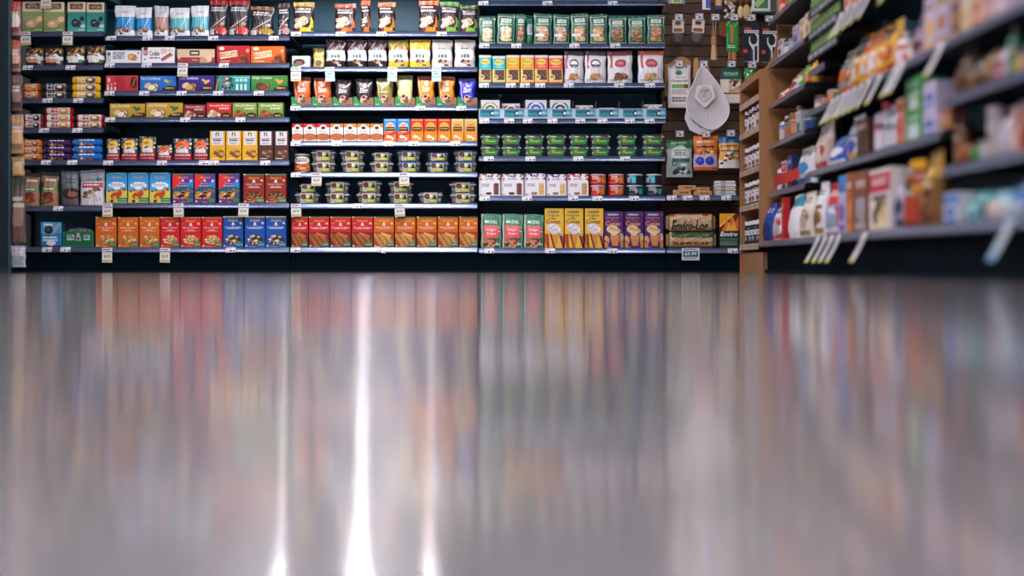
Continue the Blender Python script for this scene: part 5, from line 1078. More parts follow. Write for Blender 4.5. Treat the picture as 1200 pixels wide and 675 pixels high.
# boards and spatulas behind
def board(name, pts, lab, cat, c, dy=.12):
    m = MB(); Y = YH + dy; m.prism([(wx(x, Y), wz(y, Y)) for x, y in pts], Y, Y + .012, c); o = link(name, m.mesh(name, 'wood')); tag(o, lab, cat)
board('hanging_cutting_board', [(779, 112), (809.5, 112), (809.5, 72), (806, 69), (801, 66.5), (795, 66.5), (790, 70), (785, 74), (779, 75.5)], 'tan wooden board hanging behind the Cheesecloth pack', 'cutting board', 'c89058')
board('hanging_wooden_spatula', [(812, 92), (819, 92), (818.5, 74), (817.5, 68), (815, 67.5), (813, 71)], 'pale wooden spatula behind the nut milk bag, left one', 'spatula', 'd8a468')
board('hanging_wooden_spatula', [(825.5, 90), (832, 90), (831.5, 80), (829, 77.5), (826, 80)], 'pale wooden spatula behind the nut milk bag, right one', 'spatula', 'd0985c', .13)
board('hanging_wooden_utensil', [(843, 41), (852, 44), (852, 27), (843, 25)], 'brown wooden utensil hanging between pegs and chopsticks', 'utensil', '9a5c34', .13)
# cheesecloth, net bag, green card
def cheese(a): a.rect(0, .93, 1, 1, 'c8c4cc'); a.speck(.0, .88, 1, 1, ['e8e4ea', '9a98a0'], 14, .05, 3); a.rect(.12, .08, .9, .9, 'ece4e0'); a.ell(.5, .80, .16, .06, '4a8a90'); a.ell(.5, .79, .1, .04, '1f5a5c'); a.fine(.35, .8, .67, .7, 1, '6a6060', 3); a.text('Cheesecloth', .5, .62, .74, .06, '3a2c2c'); a.rect(.16, .45, .68, .54, '6aa84c'); a.rect(.68, .45, .88, .54, '7a5044'); a.fine(.18, .86, .3, .42, 3, 'a8948c', 5); a.fine(.18, .9, .12, .24, 2, '6a5c58', 6)
ch = K_pouch('hanging_cheesecloth_pack', '', 'cloth pack', cheese, 'b0a8a4', .03, 'd8d0ce', plural='x', seal=.06, waist=.0)(26, 50)
hung(ch, 783, 809.3, 75.5, 126, 'white pack lettered Cheesecloth hanging by the nut milk bag')
def netting():
    Y = YH - .03; e = empty('hanging_nut_milk_bag', (wx(829, Y), Y, wz(153, Y))); tag(e, 'white teardrop nut milk bag of fine netting on the slat wall', 'straining bag')
    rim = [(822, 78), (813, 97), (806, 113), (804.5, 124), (808, 134), (816, 143), (826, 149.5), (836, 151), (845, 147), (852, 139), (855, 129), (852.5, 118), (844, 102), (834, 88)]
    q = Y / F; P = [((x - 829) * q, (153 - y) * q) for x, y in rim]
    # a smooth rim
    S = []
    n = len(P)
    for i in range(n):
        p0, p1, p2, p3 = (np.array(P[(i + k) % n]) for k in (-1, 0, 1, 2))
        for t in (0, .25, .5, .75): S.append(.5 * ((2 * p1) + (-p0 + p2) * t + (2 * p0 - 5 * p1 + 4 * p2 - p3) * t * t + (-p0 + 3 * p1 - 3 * p2 + p3) * t ** 3))
    c = np.mean(S, 0); R = 9; G = np.zeros((R, len(S) + 1, 3))
    for i in range(R):
        k = i / (R - 1)
        for j in range(len(S) + 1):
            p = c + (S[j % len(S)] - c) * k; w = math.sin(j * 1.7) * .0008 * (1 - k) * k * 4
            G[i, j] = (p[0], .01 + .022 * (1 - k ** 2) + w, p[1])
    m = MB(); m.grid(G, L('e8e6ee')); link('net_cloth', m.mesh('net_cloth', 'netting'), e)
    m = MB(); fold = [(805, 127), (803, 138), (809, 152), (820, 157), (832, 156), (846, 148), (838, 151), (822, 149), (812, 141)]
    m.prism([((x - 829) * q, (153 - y) * q) for x, y in fold], .034, .04, 'dcdae4'); link('folded_hem', m.mesh('folded_hem', 'netting'), e)
    m = MB(); m.tube([(p[0], .008, p[1]) for p in S], .0035, 'f4f2f8', 8, True); link('white_rim', m.mesh('white_rim', 'cloth'), e)
    a = Art(24, 24, 'e4e0e4'); a.disc(.5, .58, .36, 'c8a0a0'); a.disc(.5, .58, .33, 'c4c8c4'); a.speck(.3, .35, .7, .8, ['a8aca8', '8a908c', 'd8d8d4'], 24, .05, 3); a.disc(.5, .58, .12, 'b0b4b0')
    C = a.out(); nz, nx = C.shape[:2]; m = MB(); G = np.zeros((nz, nx, 3)); vv = np.linspace(0, 1, nz)[:, None]; hw = np.where(vv < .45, .08 + .92 * vv / .45, 1 - .25 * (vv - .45) / .55)
    G[..., 0] = ((np.linspace(-.5, .5, nx)[None, :] * 24 * hw) - 3) * q; G[..., 2] = (153 - 126 + vv * 26) * q; G[..., 1] = .004
    m.grid(G, C, False); link('paper_insert', m.mesh('paper_insert', 'card'), e)
    m = MB(); m.tube([(-7 * q, .012, 75 * q), (-6 * q, .014, 80 * q), (-4.5 * q, .01, 76 * q)], .003, 'e8e6f0', 8); link('drawstring', m.mesh('drawstring', 'cloth'), e)
netting()
def domed():
    e = empty('hanging_domed_card', (wxh(857), YH + .02, wzh(120.5))); tag(e, 'green domed card with pale photo panel hanging by the rack', 'carded goods'); q = (YH + .02) / F
    m = MB(); pts = [(-12, 28), (12, 28)] + [(12 * math.cos(t), 31 + 14 * math.sin(t)) for t in np.linspace(0, PI, 18)]; m.prism([(x * q, z * q) for x, z in pts], 0, .004, '14604c'); link('green_header', m.mesh('green_header', 'card'), e)
    a = Art(20, 4, '14604c'); a.text('STORAGE', .5, .65, .9, .55, 'e0ece8'); a.fine(.1, .9, .1, .28, 1, '9ac8b8', 2); m = MB(); card_grid(m, a, 18 * q, 5.5 * q, -.0006, None, 31 * q, 0); link('header_lettering', m.mesh('header_lettering', 'card'), e)
    a = Art(24, 18, 'd8b890'); a.rect(0, .2, .42, 1, 'efe6dc'); a.rect(.05, .1, .4, .7, 'f4ece0'); a.speck(.45, .4, 1, .95, ['3a3430', '8a7464', 'e8dccc'], 16, .07, 3); a.line(.4, .15, .9, .4, .12, 'c8986c'); a.rect(0, .0, 1, .08, '7a5438')
    m = MB(); card_grid(m, a, 24 * q, 17 * q, -.001, None, 11 * q); m.box(-12 * q, 12 * q, .0006, .02, 11 * q, 28 * q, 'c8b098'); link('photo_panel', m.mesh('photo_panel', 'card'), e)
    m = MB(); m.box(-11.5 * q, 12 * q, .0, .03, 0, 10.8 * q, 'e8e0da', .003); link('folded_cloth', m.mesh('folded_cloth', 'cloth'), e)
domed()
greenpk = K_pouch('hanging_green_packet', '', 'packet', lambda a: (a.speck(.05, .05, .95, .95, ['d8ecd0', '2a8a3c', '8ac87a', '1a5a2c'], 26, .08, 3),), '2a6a34', .02, '3a9a4c', plural='x')(13, 34)
hung(greenpk, 872.5, 886, 79, 112, 'green and white packet hanging beside the brown rack top')
def gpouch(a): a.rect(0, .75, 1, 1, '1f7a44'); a.fine(.2, .8, .86, .92, 1, 'b8e0c0', 3); a.rect(.0, 0, 1, .75, 'b0c4c0'); a.ell(.54, .62, .34, .2, 'dfe6e6'); a.fine(.3, .8, .55, .72, 3, '6a8a84', 4); a.rect(.2, .4, .9, .5, '2a6a5c'); a.rect(.2, .08, .9, .4, '9ab0ac'); a.ring(.32, .36, .06, .1, '2a5a50'); a.heap(.55, .16, .35, .06, ['2a3440', 'e8e8e0', '4a5a64'], 10, .1, 5); a.rect(.0, 0, .1, .75, 'd0dcd8'); a.rect(.55, .3, .8, .36, 'e8eeec')
gp = K_pouch('hanging_pouch', '', 'pouch', gpouch, '7a9a90', .05, 'b0c4c0', plural='x', seal=.08)(31, 44)
hung(gp, 780.8, 812, 163.5, 207.5, 'green topped pouch hanging left of the orange pouch')
def opouch(a): a.rect(0, .45, 1, 1, 'e07a1c'); a.fine(.15, .85, .74, .84, 1, 'f4d8b8', 3); a.rect(.1, .64, .84, .69, '3a2024'); a.rect(0, .1, 1, .46, 'c0b4cc'); a.heap(.5, .52, .38, .05, ['f4ecd8', '2a7a3c', 'e8602c', 'f0c040', '3a2a20'], 14, .08, 3); a.disc(.27, .27, .17, '2434b0'); a.disc(.66, .27, .17, '2434b0'); a.disc(.25, .3, .08, '4a5ad0'); a.disc(.64, .3, .08, '4a5ad0'); a.rect(0, 0, 1, .1, 'c85a14')
op = K_pouch('hanging_pouch', '', 'pouch', opouch, 'b05a14', .05, 'e07a1c', plural='x', seal=.06)(29, 41)
hung(op, 812.8, 842, 158.5, 199.5, 'orange pouch with two blue discs on the slat wall')
def bpouch(a): a.rect(0, .78, 1, 1, '1f6aa8'); a.rect(0, .3, 1, .78, 'e8aa4c'); a.fine(.1, .9, .62, .72, 1, '8a4a1c', 3); a.rect(.05, .52, 1, .56, '3a5a94'); a.heap(.55, .38, .38, .1, ['f0e8d8', '3a8a4c', 'e0702c', '2a3a6a'], 16, .09, 5); a.rect(0, 0, 1, .26, 'e4dcd4'); a.heap(.3, .2, .25, .06, ['2a3440', 'd8d0c8'], 6, .08, 3)
bp = K_pouch('hanging_pouch', '', 'pouch', bpouch, '9a7434', .05, 'e0b060', plural='x', seal=.06)(25, 38)
hung(bp, 842.6, 867.5, 159.5, 197, 'orange and blue pouch hanging beside the spice rack')
# small shelf: kraft boxes and folded napkins
kb = K_carton('kraft_box', '', 'kraft box', lambda a: (a.fine(.35, .92, .2, .7, 1, '7a5030', 2), a.rect(0, .8, 1, 1, 'd0a478')), 'a87c50', .06, base='c49468', plural='x')(21, 6)
for x0, x1, y0, y1, t in ((789.5, 810.5, 222.4, 229, 'lower left'), (813.5, 835, 223.9, 229, 'lower right'), (796.5, 816.5, 216.6, 222.3, 'upper left'), (811.5 + 5.3, 832.5, 219, 223.8, 'upper right')):
    kb.place((wx((x0 + x1) / 2), D + .02 + (.03 if 'upper' in t else 0), wz(y1) + .0008), f'{t} of four small kraft boxes on the slat bay shelf', scale=((x1 - x0) / 21, 1, (y1 - y0 - .2) / 6), group='small kraft boxes on the slat bay shelf')
for i, (y0, y1, c, t) in enumerate(((223.5, 229, 'dcd8dc', 'bottom'), (218.4, 223.3, 'd8c8c0', 'middle'), (211.5, 218.2, 'ece8ea', 'top'))):
    e = empty('napkin_pack', (wx(851), D + .03, wz(y1) + .0008)); tag(e, f'{t} of three stacked white napkin packs beside the kraft boxes', 'napkin pack', 'napkin packs on the slat bay shelf')
    h = (y1 - y0) / PPM; m = MB()
    for k in range(3): m.box(-.068 + k * .002, .07 - k * .003, .0 + k * .002, .09, h * k / 3 + .0002, h * (k + 1) / 3 - .0006, [c, 'c4c8cc', 'e8e4e2'][k], .002)
    link('folded_napkins', m.mesh('folded_napkins', 'cloth'), e); m = MB(); m.box(-.03, .0, -.0015, .001, .001, h - .001, ['8ab0b8', 'c89078', 'a8a8b8'][i]); link('paper_band', m.mesh('paper_band', 'card'), e)

# ------------------------------------------------------------------ spice rack and the brown end panel
XRK = 1.478; YR0, YR1 = D - .03, 8.50
def rack():
    e = empty('spice_rack', (0, 0, 0)); tag(e, 'brown wooden spice rack of jars where the aisle shelving meets the wall', 'spice rack')
    BR, BR2 = 'a6724a', '845a3c'
    m = MB(); m.box(XRK, 1.76, YR0 - .02, YR0, .0, 1.215, BR); link('far_side_panel', m.mesh('far_side_panel', 'wood'), e)
    m = MB(); m.box(1.74, 1.76, YR1 + .02, YR0 - .021, .0, 1.215, '5a3a28'); link('back_panel', m.mesh('back_panel', 'wood'), e)
    m = MB(); m.prism([(XRK, .155), (XRK, 1.214), (1.502, 1.22), (1.53, 1.245), (1.555, 1.285), (1.575, 1.34), (1.585, 1.42), (1.585, 2.1), (2.05, 2.1), (2.05, .0), (1.56, .0), (1.56, .155)], YR1 - .012, YR1 + .012, 'aa784e'); link('end_panel', m.mesh('end_panel', 'wood'), e)
    m = MB(); m.box(XRK + .02, 1.56, YR1 - .01, YR0 - .02, 0, .125, 'a47a58'); link('plinth', m.mesh('plinth', 'wood'), e)
    m = MB(); m.box(XRK, 1.739, YR1 + .0125, YR0 - .021, 1.17, 1.215, BR); link('top_board', m.mesh('top_board', 'wood'), e)
    for zz in (1.073, .884, .645, .423, .178):
        m = MB(); m.box(XRK + .004, 1.739, YR1 + .0125, YR0 - .021, zz - .018, zz - .002, BR2); s = link('shelf', m.mesh('shelf', 'wood'), e)
        m = MB(); m.box(XRK - .004, XRK + .003, YR1 + .014, YR0 - .022, zz - .036, zz + .002, 'a8845f')
        n = 9
        for i in range(n):
            y = YR1 + .05 + i * (YR0 - YR1 - .1) / (n - 1); m.box(XRK - .0055, XRK - .0042, y - .026, y + .022, zz - .031, zz - .003, ['cfc4bc', 'bcaea4', 'd8cec6'][i % 3]); m.box(XRK - .0062, XRK - .0056, y - .012, y + .006, zz - .024, zz - .01, '5a4438')
        link('ticket_strip', m.mesh('ticket_strip', 'card'), s)
rack()
PR = PPM
def spice(c1, c2):
    a = Art(11, 15, c1); a.rect(0, .55, 1, .9, 'd8d4d8'); a.ell(.5, .3, .25, .18, c2); a.fine(.2, .8, .62, .8, 2, '4a444c', 2); a.rect(0, 0, 1, .08, '3a2c2c')
    return Kind('spice_jar', '', 'spice jar', jar(.064 * PPM, .148 * PPM, a, '4a3026' if c1 != '2a3440' else '24303a', 'd8d8de'), (1, 1))
SPK = [spice('c8c0c4', '7a3a2a'), spice('b8aab0', '3a2a2a'), spice('d0c8cc', '8a6a3c'), spice('a89ca4', '5a2a2a'), spice('2a3440', '8a9a8a')]
RN = ['top jar shelf', 'second jar shelf down', 'third jar shelf down', 'bottom jar shelf']
for s, zz in enumerate((.884, .645, .423, .178)):
    for j in range(5):
        SPK[4 if s == 3 else (j * 3 + s) % 4].place((XRK + .014 + (j % 2) * .004, YR1 + .062 + j * .138, zz - .0014), f'{ORD[j]} white capped jar from aisle end, {RN[s]} of the rack', rz=-PI / 2, group='white capped jars on the brown spice rack')

# ------------------------------------------------------------------ right aisle shelving, running towards the camera
XLB, XLS = 1.475, 1.535
def ydep(x, X): return F * X / (x - HX)
YS0, YS1, YS2, YS3 = 8.47, ydep(945, XLS), ydep(1105, XLS), 3.55
SLB = .0965
def zs(s): return CAMZ + s * (XLB if s == SLB else XLS)
FAR, MID, NEAR = [.95, .78, .625, .468, .283, SLB], [(.766, ydep(982.5, XLS)), .52, .315, SLB], [.52, .385, .227, SLB]
def aisle_bay(label, y0, y1, sl_):
    Y0 = y0
    e = empty('shelving_bay', (0, 0, 0)); tag(e, label, 'shelving')
    m = MB(); m.box(2.02, 2.05, y1 + .002, y0 - .002, 0, 2.1, NAVY2); link('back_panel', m.mesh('back_panel', 'frame_paint'), e)
    for y in (y0 - .013, y1 + .003):
        m = MB(); m.box(1.96, 2.018, y, y + .01, 0, 2.1, NAVY); link('upright', m.mesh('upright', 'frame_paint'), e)
    m = MB(); m.box(XLB + .045, XLB + .07, y1 + .001, y0 - .001, 0, .155, '04121a', .003); m.box(XLB + .03, XLB + .046, y1 + .001, y0 - .001, 0, .02, '101e26'); link('kick_plate', m.mesh('kick_plate', 'kick_paint'), e)
    for s in sl_:
        y0 = Y0
        if isinstance(s, tuple): s, y0 = s
        X = XLB if s == SLB else XLS; zt = zs(s) - .0012
        m = MB(); m.box(X + .006, 1.955, y1 + .003, y0 - .003, zt - .024, zt, '1a2630')
        sh = link('shelf', m.mesh('shelf', 'frame_paint'), e)
        r = MB(); p = rail_profile(0, zt + .003, .036); P = np.zeros((len(p), 2, 3))
        for k, (q, z) in enumerate(p): P[k, 0] = (X + q, y0 - .004, z); P[k, 1] = (X + q, y1 + .004, z)
        r.grid(P, L('96a2c4'), True); Q = P.copy(); Q[..., 0] += .003; r.grid(Q, L('141e28'), True, True); link('ticket_rail', r.mesh('ticket_rail', 'rail'), sh)
    return e
aisle_bay('far bay of the right aisle shelving beside the brown end panel', YS0, YS1, FAR)
aisle_bay('middle bay of the right aisle shelving with slanting tags', YS1 - .002, YS2, MID)
aisle_bay('near blurred bay of the right aisle shelving at the picture edge', YS2 - .002, YS3, NEAR)

def gen(form, w, h, base, acc, seed):
    """a print made of a few coloured zones; seed varies where they sit"""
    a = Art(w, h, base, k=1.3 if h > 30 else 1.8); r = random.Random(seed); n = len(acc)
    if n > 0: a.rect(0, r.choice([.62, .7]), 1, r.choice([.92, 1]), acc[0])
    if n > 1: a.ell(.5, r.uniform(.3, .45), .36, .16, acc[1]); a.rect(.1, .05, .9, .16, acc[1])
    if n > 2: a.heap(.5, .3, .28, .12, acc[2:], 9, .12, seed); a.rect(.15, .5, .85, .57, acc[2])
    a.fine(.18, .85, .72, .84, 2, 'f0ece8' if n < 1 or sum(hexc(acc[0])) < 1.5 else '4a4448', seed)
    return a
def side_item(form, look, x0, x1, yt, base, acc, slope, shelf, yb=None, d=.1, seed=0, name=None, cat=None):
    X = XLB if slope == SLB else XLS
    ya, yc = ydep(x0, X), ydep(x1, X); Y = (ya + yc) / 2; w = (ya - yc) * .94 - .006
    if 'slim' in look and form == 'box': d = .035
    q = Y / F; zb = zs(slope) + .0008 if yb is None else CAMZ + (HY - yb) * q; zt = CAMZ + (HY - yt) * q; h = zt - zb
    wp, hp = w * PPM, h * PPM
    if form == 'bottle' or form == 'jar':
        dia = min(w, .11); a = gen(form, dia * PPM, hp * .5, acc[1] if len(acc) > 1 else base, acc[2:] or [acc[0]], seed)
        parts = (bottle if form == 'bottle' else jar)(dia * PPM, hp, a, base, acc[0]); cat_ = 'bottle' if form == 'bottle' else 'jar'
    elif form == 'box': parts = carton(gen(form, wp, hp, base, acc, seed), wp, hp, d, base, base); cat_ = 'carton'
    elif form == 'low': parts = flow_pack(gen(form, wp, hp, base, acc, seed), wp, hp, d, base, .1, seed); cat_ = 'packet'
    else: parts = pouch(gen(form, wp, hp, base, acc, seed), wp, hp, d, base, .1, seed, .04, 'foil' if 'crinkled' in look or 'shiny' in look else 'film'); cat_ = 'bag'
    nm = name or {'bottle': 'sauce_bottle', 'jar': 'glass_jar', 'box': 'food_carton', 'bag': 'food_bag', 'low': 'food_packet'}[form]
    k = Kind(nm, look, cat or cat_, parts, (1, 1))
    k.place((X + .02, Y, zb), f'{look}, {shelf} of the right aisle', rz=-PI / 2)
B = 'bottom shelf'
for i, t in enumerate([
    ('bag', 'first navy blue bag by the spice rack', 889.5, 892.8, 238, '123a8a', ['1c4aa0', '0f2a60']), ('bag', 'second navy blue bag by the spice rack', 893, 897, 237, '143c90', ['2050b0', '0f2a60']),
    ('bag', 'white bag with red and silver top', 898, 910, 235, 'dcd8de', ['2a3450', 'c02c34', 'b0a8b0']), ('box', 'slim red carton', 911.2, 914.5, 232, 'c01c24', ['a01820']),
    ('bag', 'turquoise topped white bag', 916.6, 928, 228, 'e4e0e4', ['28a0c0', 'd8d8e0']), ('bag', 'tall cream flour bag', 928.8, 942, 225, 'd8ccc0', ['e4dcd4', '8a7464', 'b0a090']),
    ('bag', 'white bag with gold and brown foot', 945.6, 956.6, 213, 'dcdae4', ['e8e4ec', '9a7a44', '7a4a2c']), ('bag', 'bright red bag with pale panel', 957.4, 976, 213, 'c01820', ['c81c28', 'c8d4e0', '8aa0b8']),
    ('box', 'slim blue and white carton', 977, 985.6, 206, 'b8b4d8', ['2a8ad0', '6a5ab0']), ('box', 'slim orange brown carton', 986.2, 994, 203, 'b8602c', ['a0542c', 'd08a4c']),
    ('box', 'brown carton with grey panel', 994.8, 1011, 201, '7a4a34', ['8a5034', 'a8a4ac', '9a96a0']), ('box', 'red and white carton with baking picture', 1012, 1038, 198, 'dcd4d4', ['c02c44', 'e8d8b0', '3a3438', 'd8b878']),
    ('bag', 'lavender and navy bag', 1039, 1049, 200, '9a96b4', ['b8b0c8', '2a3a5a']), ('bottle', 'first amber bottle with yellow cap', 1050, 1058, 188, '7a3a1c', ['e8a41c', 'b0442c', '2a4a34']), ('bottle', 'second amber bottle with yellow cap', 1058.6, 1067, 187, '8a4420', ['f0ac20', 'a83c28', 'd88a30']),
    ('bag', 'crinkled gold and brown bag', 1068, 1083.5, 176, '8a6434', ['c89a3c', '7a3c24', 'd8c090', '4a3424']),
    ('box', 'small white carton with blue panel', 1098, 1116, 226, 'c4ccd4', ['1a58b8', '2060c0']), ('bag', 'low teal bag', 1118, 1140, 224, '2a6a74', ['3a8a90', '8ab8bc']), ('bag', 'low white and teal bag', 1141, 1167, 222, 'b8c0c8', ['2a8ca0', 'c8a8a0']),
    ('bag', 'shiny blue bag at the picture edge', 1169, 1195, 212, '1a5aa0', ['2a78c0', 'c0d0e0']), ('bottle', 'cyan bottle at the picture edge', 1196, 1216, 192, '1f8ab8', ['2a9cc8', '1878a0', '58b8d8'])]): side_item(*t, SLB, B, seed=i + 3)
for i, t in enumerate([
    ('bottle', 'white bottle with yellow cap', 904, 910, 190, 'd0ccd8', ['e8a820', 'c8c4d8', '3a5a98']), ('box', 'small red and white carton', 911, 917, 189, 'd8d0d4', ['c8303c', '5a6aa0']), ('box', 'small navy carton', 918, 924, 182, '1c3060', ['24408a', 'b04030']), ('bag', 'white pouch with blue foot', 925, 943, 172, 'dfe2ea', ['e8eaf0', '2a8ad0'])]): side_item(*t, .283, 'lowest upper shelf, far bay', seed=i + 31)
for i, t in enumerate([
    ('bottle', 'slim white bottle', 907.5, 912, 136, 'd8d0d0', ['e4dcd8', 'c8b8b0', '3a78b0']), ('bottle', 'dark amber bottle', 912.6, 918, 132, '5a2a1c', ['8a8480', 'a06a4c']), ('bottle', 'tall amber bottle with grey cap', 918.8, 927, 124, 'a8643c', ['8a8c8c', 'c8885c', 'b0442c']), ('box', 'silver grey carton', 928, 934, 130, 'b0b4b8', ['c8ccd0', '3a5a4c']), ('bottle', 'dark green bottle', 935, 941, 128, '3a4a40', ['6a7a70', '24447a'])]): side_item(*t, .468, 'second upper shelf, far bay', seed=i + 41)
for i, t in enumerate([
    ('bag', 'white and orange packet', 906.5, 912, 104, 'e0d8d0', ['d89a4c', 'c85a2c']), ('bag', 'coral red packet', 913, 920, 99, 'd85a3c', ['e88a5c', 'f0d8c8']), ('bag', 'white bag with red top', 921, 928, 84, 'dcdce0', ['d85a34', '8a3c4c']), ('bag', 'leaf green bag', 929, 935, 76, '3a9a4c', ['4ab05c', 'c8d8a0']), ('bag', 'yellow orange bag', 936, 943, 72, 'e8a834', ['f0b83c', 'd8702c'])]): side_item(*t, .625, 'third upper shelf, far bay', seed=i + 51)
for i, t in enumerate([
    ('box', 'white and maroon carton', 907, 912, 47, 'd8d4dc', ['7a2a34', '3a3a4a']), ('bottle', 'first black bottle', 912.6, 917, 40, '1c2024', ['3a4448', 'c8ccd0']), ('bottle', 'second black bottle', 917.6, 923, 34, '1a2422', ['2a3a38', '98a4a8']), ('box', 'lavender carton', 924, 931, 30, 'a8a0c0', ['c0b8d0', '6a5a80']), ('box', 'cream carton', 932, 938, 22, 'e0ccb0', ['d8bc98', 'a88a6c']), ('box', 'beige carton', 938.8, 944, 15, 'd8c0a0', ['e8d4b8', '9a7a5c'])]): side_item(*t, .78, 'fourth upper shelf, far bay', seed=i + 61)
for i, t in enumerate([
    ('bag', 'red bag', 907, 914, -8, 'c83c34', ['d8503c', 'e8b090']), ('bag', 'lime green bag', 915, 924, -16, 'a8b83c', ['c8c84c', '5a8a3c']), ('box', 'dark blue carton', 925, 934, -25, '24385a', ['2a4a7a'])]): side_item(*t, .95, 'top shelf, far bay', seed=i + 71)
M1 = 'lower middle shelf'
for i, t in enumerate([
    ('bag', 'clear pinkish bag', 946, 962, 143, 'c8b0a8', ['a89c94', 'a83c4c', 'd8c8c0']), ('bag', 'strong blue bag', 963, 983, 160, '1a58c0', ['2064c8', 'e4e4ec']), ('bag', 'white bag with gold foot', 984, 997, 135, 'dcdce4', ['e4e4ec', 'c89a3c', '2a50b8']), ('box', 'dark brown carton', 998, 1012, 140, '5a3c28', ['6a482c', '3a281c']),
    ('bottle', 'white bottle with red cap', 1014, 1026, 120, 'c8c0cc', ['c02c3c', 'd8d0dc', 'c07a8a']), ('bottle', 'first pale grey jug', 1027, 1035, 124, 'b0b4c0', ['98a4b0', 'c8c4d0']), ('bottle', 'second pale grey jug', 1035.6, 1043, 126, 'b8b8c4', ['a0a8b4', 'd0ccd8']), ('box', 'coral and orange carton', 1044, 1054, 116, 'd0a090', ['d8704c', 'c8502c', 'b83c2c']),
    ('bag', 'red bag with clear top', 1091, 1097.6, 112, '8a2428', ['a83438', 'c8a8a0']), ('jar', 'amber glass jar', 1098, 1104, 122, '6a3420', ['b89070', 'c88a54'])]): side_item(*t, .315, M1, seed=i + 81)
side_item('box', 'lower green carton in the two high stack', 1055, 1074, 131, '1f8a44', ['3a9a4c', '8ac060', 'c8dce0'], .315, M1, seed=91)
side_item('box', 'upper green carton in the two high stack', 1055, 1074, 91, '1f8a44', ['2a9450', '9ac868', 'd0e0e0'], .315, M1, yb=130.6, seed=92)
side_item('box', 'lower lavender carton in the two high stack', 1075, 1090, 128, 'c4bcdc', ['d0c8e4', '2a50a0'], .315, M1, seed=93)
side_item('box', 'upper lavender carton in the two high stack', 1075, 1090, 96, 'c8c0e0', ['d4cce8', '3058a8'], .315, M1, yb=127.6, seed=94)
M2 = 'upper middle shelf'
for i, t in enumerate([
    ('jar', 'glass jar with brown lid', 946.5, 954.5, 112, 'a09c98', ['5a2a20', 'd8c8c4']), ('jar', 'first orange jar', 955, 961.5, 116, 'b84a1c', ['c8a088', 'c8541c']), ('jar', 'second orange jar', 962, 968.5, 106, 'd8641c', ['b8b0a0', 'd86a24']), ('bag', 'small dark teal bag', 969, 975, 104, '14645c', ['1a7068']),
    ('bag', 'grey bag with orange foot', 976, 983, 60, '8a8480', ['5a544c', 'b8541c']), ('bag', 'white and brown bag', 983.6, 990, 56, 'b0a498', ['8a8074', 'c0622c', '5a4030']), ('bag', 'first yellow pouch', 990.6, 999, 44, 'd89a24', ['2a2a24', 'b07a2c', 'e8dcd0']), ('bag', 'second yellow pouch', 999.6, 1008, 40, 'c88a2c', ['d85a1c', 'e0a83c', 'd8c8c0']), ('bag', 'third yellow pouch', 1008.6, 1018, 36, 'e0a42c', ['d8541c', 'b8a8b0', 'e8dcdc']), ('bag', 'fourth yellow pouch', 1018.6, 1029, 30, 'd89820', ['3a3028', 'c8662c', 'f0d0a0']), ('bag', 'fifth yellow pouch', 1029.6, 1040, 22, 'e4a828', ['e0b040', 'a0401c']),
    ('bottle', 'white bottle with orange foot', 1041, 1049, 38, 'd4ccd4', ['c0b8c4', 'e0d8e0', 'b8501c']), ('bag', 'white pouch with brown edge', 1049.6, 1057, 46, 'd8d0cc', ['4a3a34', 'b8541c']), ('bag', 'lavender crinkled bag', 1057.6, 1075, 14, 'b4a4bc', ['3a3a48', 'c8b4c8', '6a2434']), ('box', 'pink and gold carton', 1076, 1090, -4, 'c8b0c0', ['b8a8b8', 'd0a060']), ('box', 'lavender carton with orange side', 1090.8, 1104, -12, 'b8b4d0', ['c8a050', 'b0602c'])]): side_item(*t, .52, M2, seed=i + 101)
for i, t in enumerate([
    ('box', 'orange and white carton', 984, 991, -14, 'd8c8c0', ['d0561c', 'c0501c']), ('box', 'rust orange carton', 991.6, 999, -22, 'c85a24', ['e0d0c8']), ('box', 'pale carton with rust edge', 999.6, 1008, -30, 'd0c0b8', ['c05424'])]): side_item(*t, .766, 'top shelf of the middle bay', seed=i + 121)
N1, N2, N3 = 'top shelf of the near bay', 'second shelf of the near bay', 'third shelf of the near bay'
for i, t in enumerate([
    ('box', 'tall brown carton', 1107, 1117, -12, '6a3424', ['7a402c', 'b08050']), ('box', 'tall beige carton', 1117.6, 1131, -20, 'd0bca8', ['c8b8b0', 'c8a468']), ('box', 'tall sand carton', 1131.6, 1143, -30, 'd0b898', ['d8c8b8', 'b8502c']), ('box', 'tall pinkish carton', 1143.6, 1157, -38, 'c8acac', ['d8c0c0', 'b87a70']), ('box', 'tall pale mauve carton', 1157.6, 1172, -48, 'c8b4c0', ['d8ccd4'])]): side_item(*t, .52, N1, seed=i + 131)
for i, t in enumerate([
    ('bag', 'dark brown crinkled bag', 1107, 1122, 55, '4a3428', ['5a4434', '7a5a44']), ('bag', 'shaded brown bag', 1122.6, 1136, 66, '3a2a20', ['4a3424', '8a6434']), ('bag', 'gold brown bag', 1136.6, 1148, 58, '8a6434', ['a87c3c', '5a3c24']), ('bag', 'plump white bag', 1153, 1170, 46, 'c8c0d0', ['d8d4dc', 'a84a60']), ('bottle', 'green bottle with pink cap', 1170.6, 1178, 31, '2a7a5a', ['8a6a64', '34805c']), ('bag', 'tan and yellow bag', 1178.6, 1187, 52, 'c8966c', ['3a3430', 'd8b44c']), ('bag', 'white and blue bag', 1187.6, 1207, 30, 'b8b8c8', ['c8ccd8', '4a78b0'])]): side_item(*t, .385, N2, seed=i + 141)  # second bag is a darker brown than the first
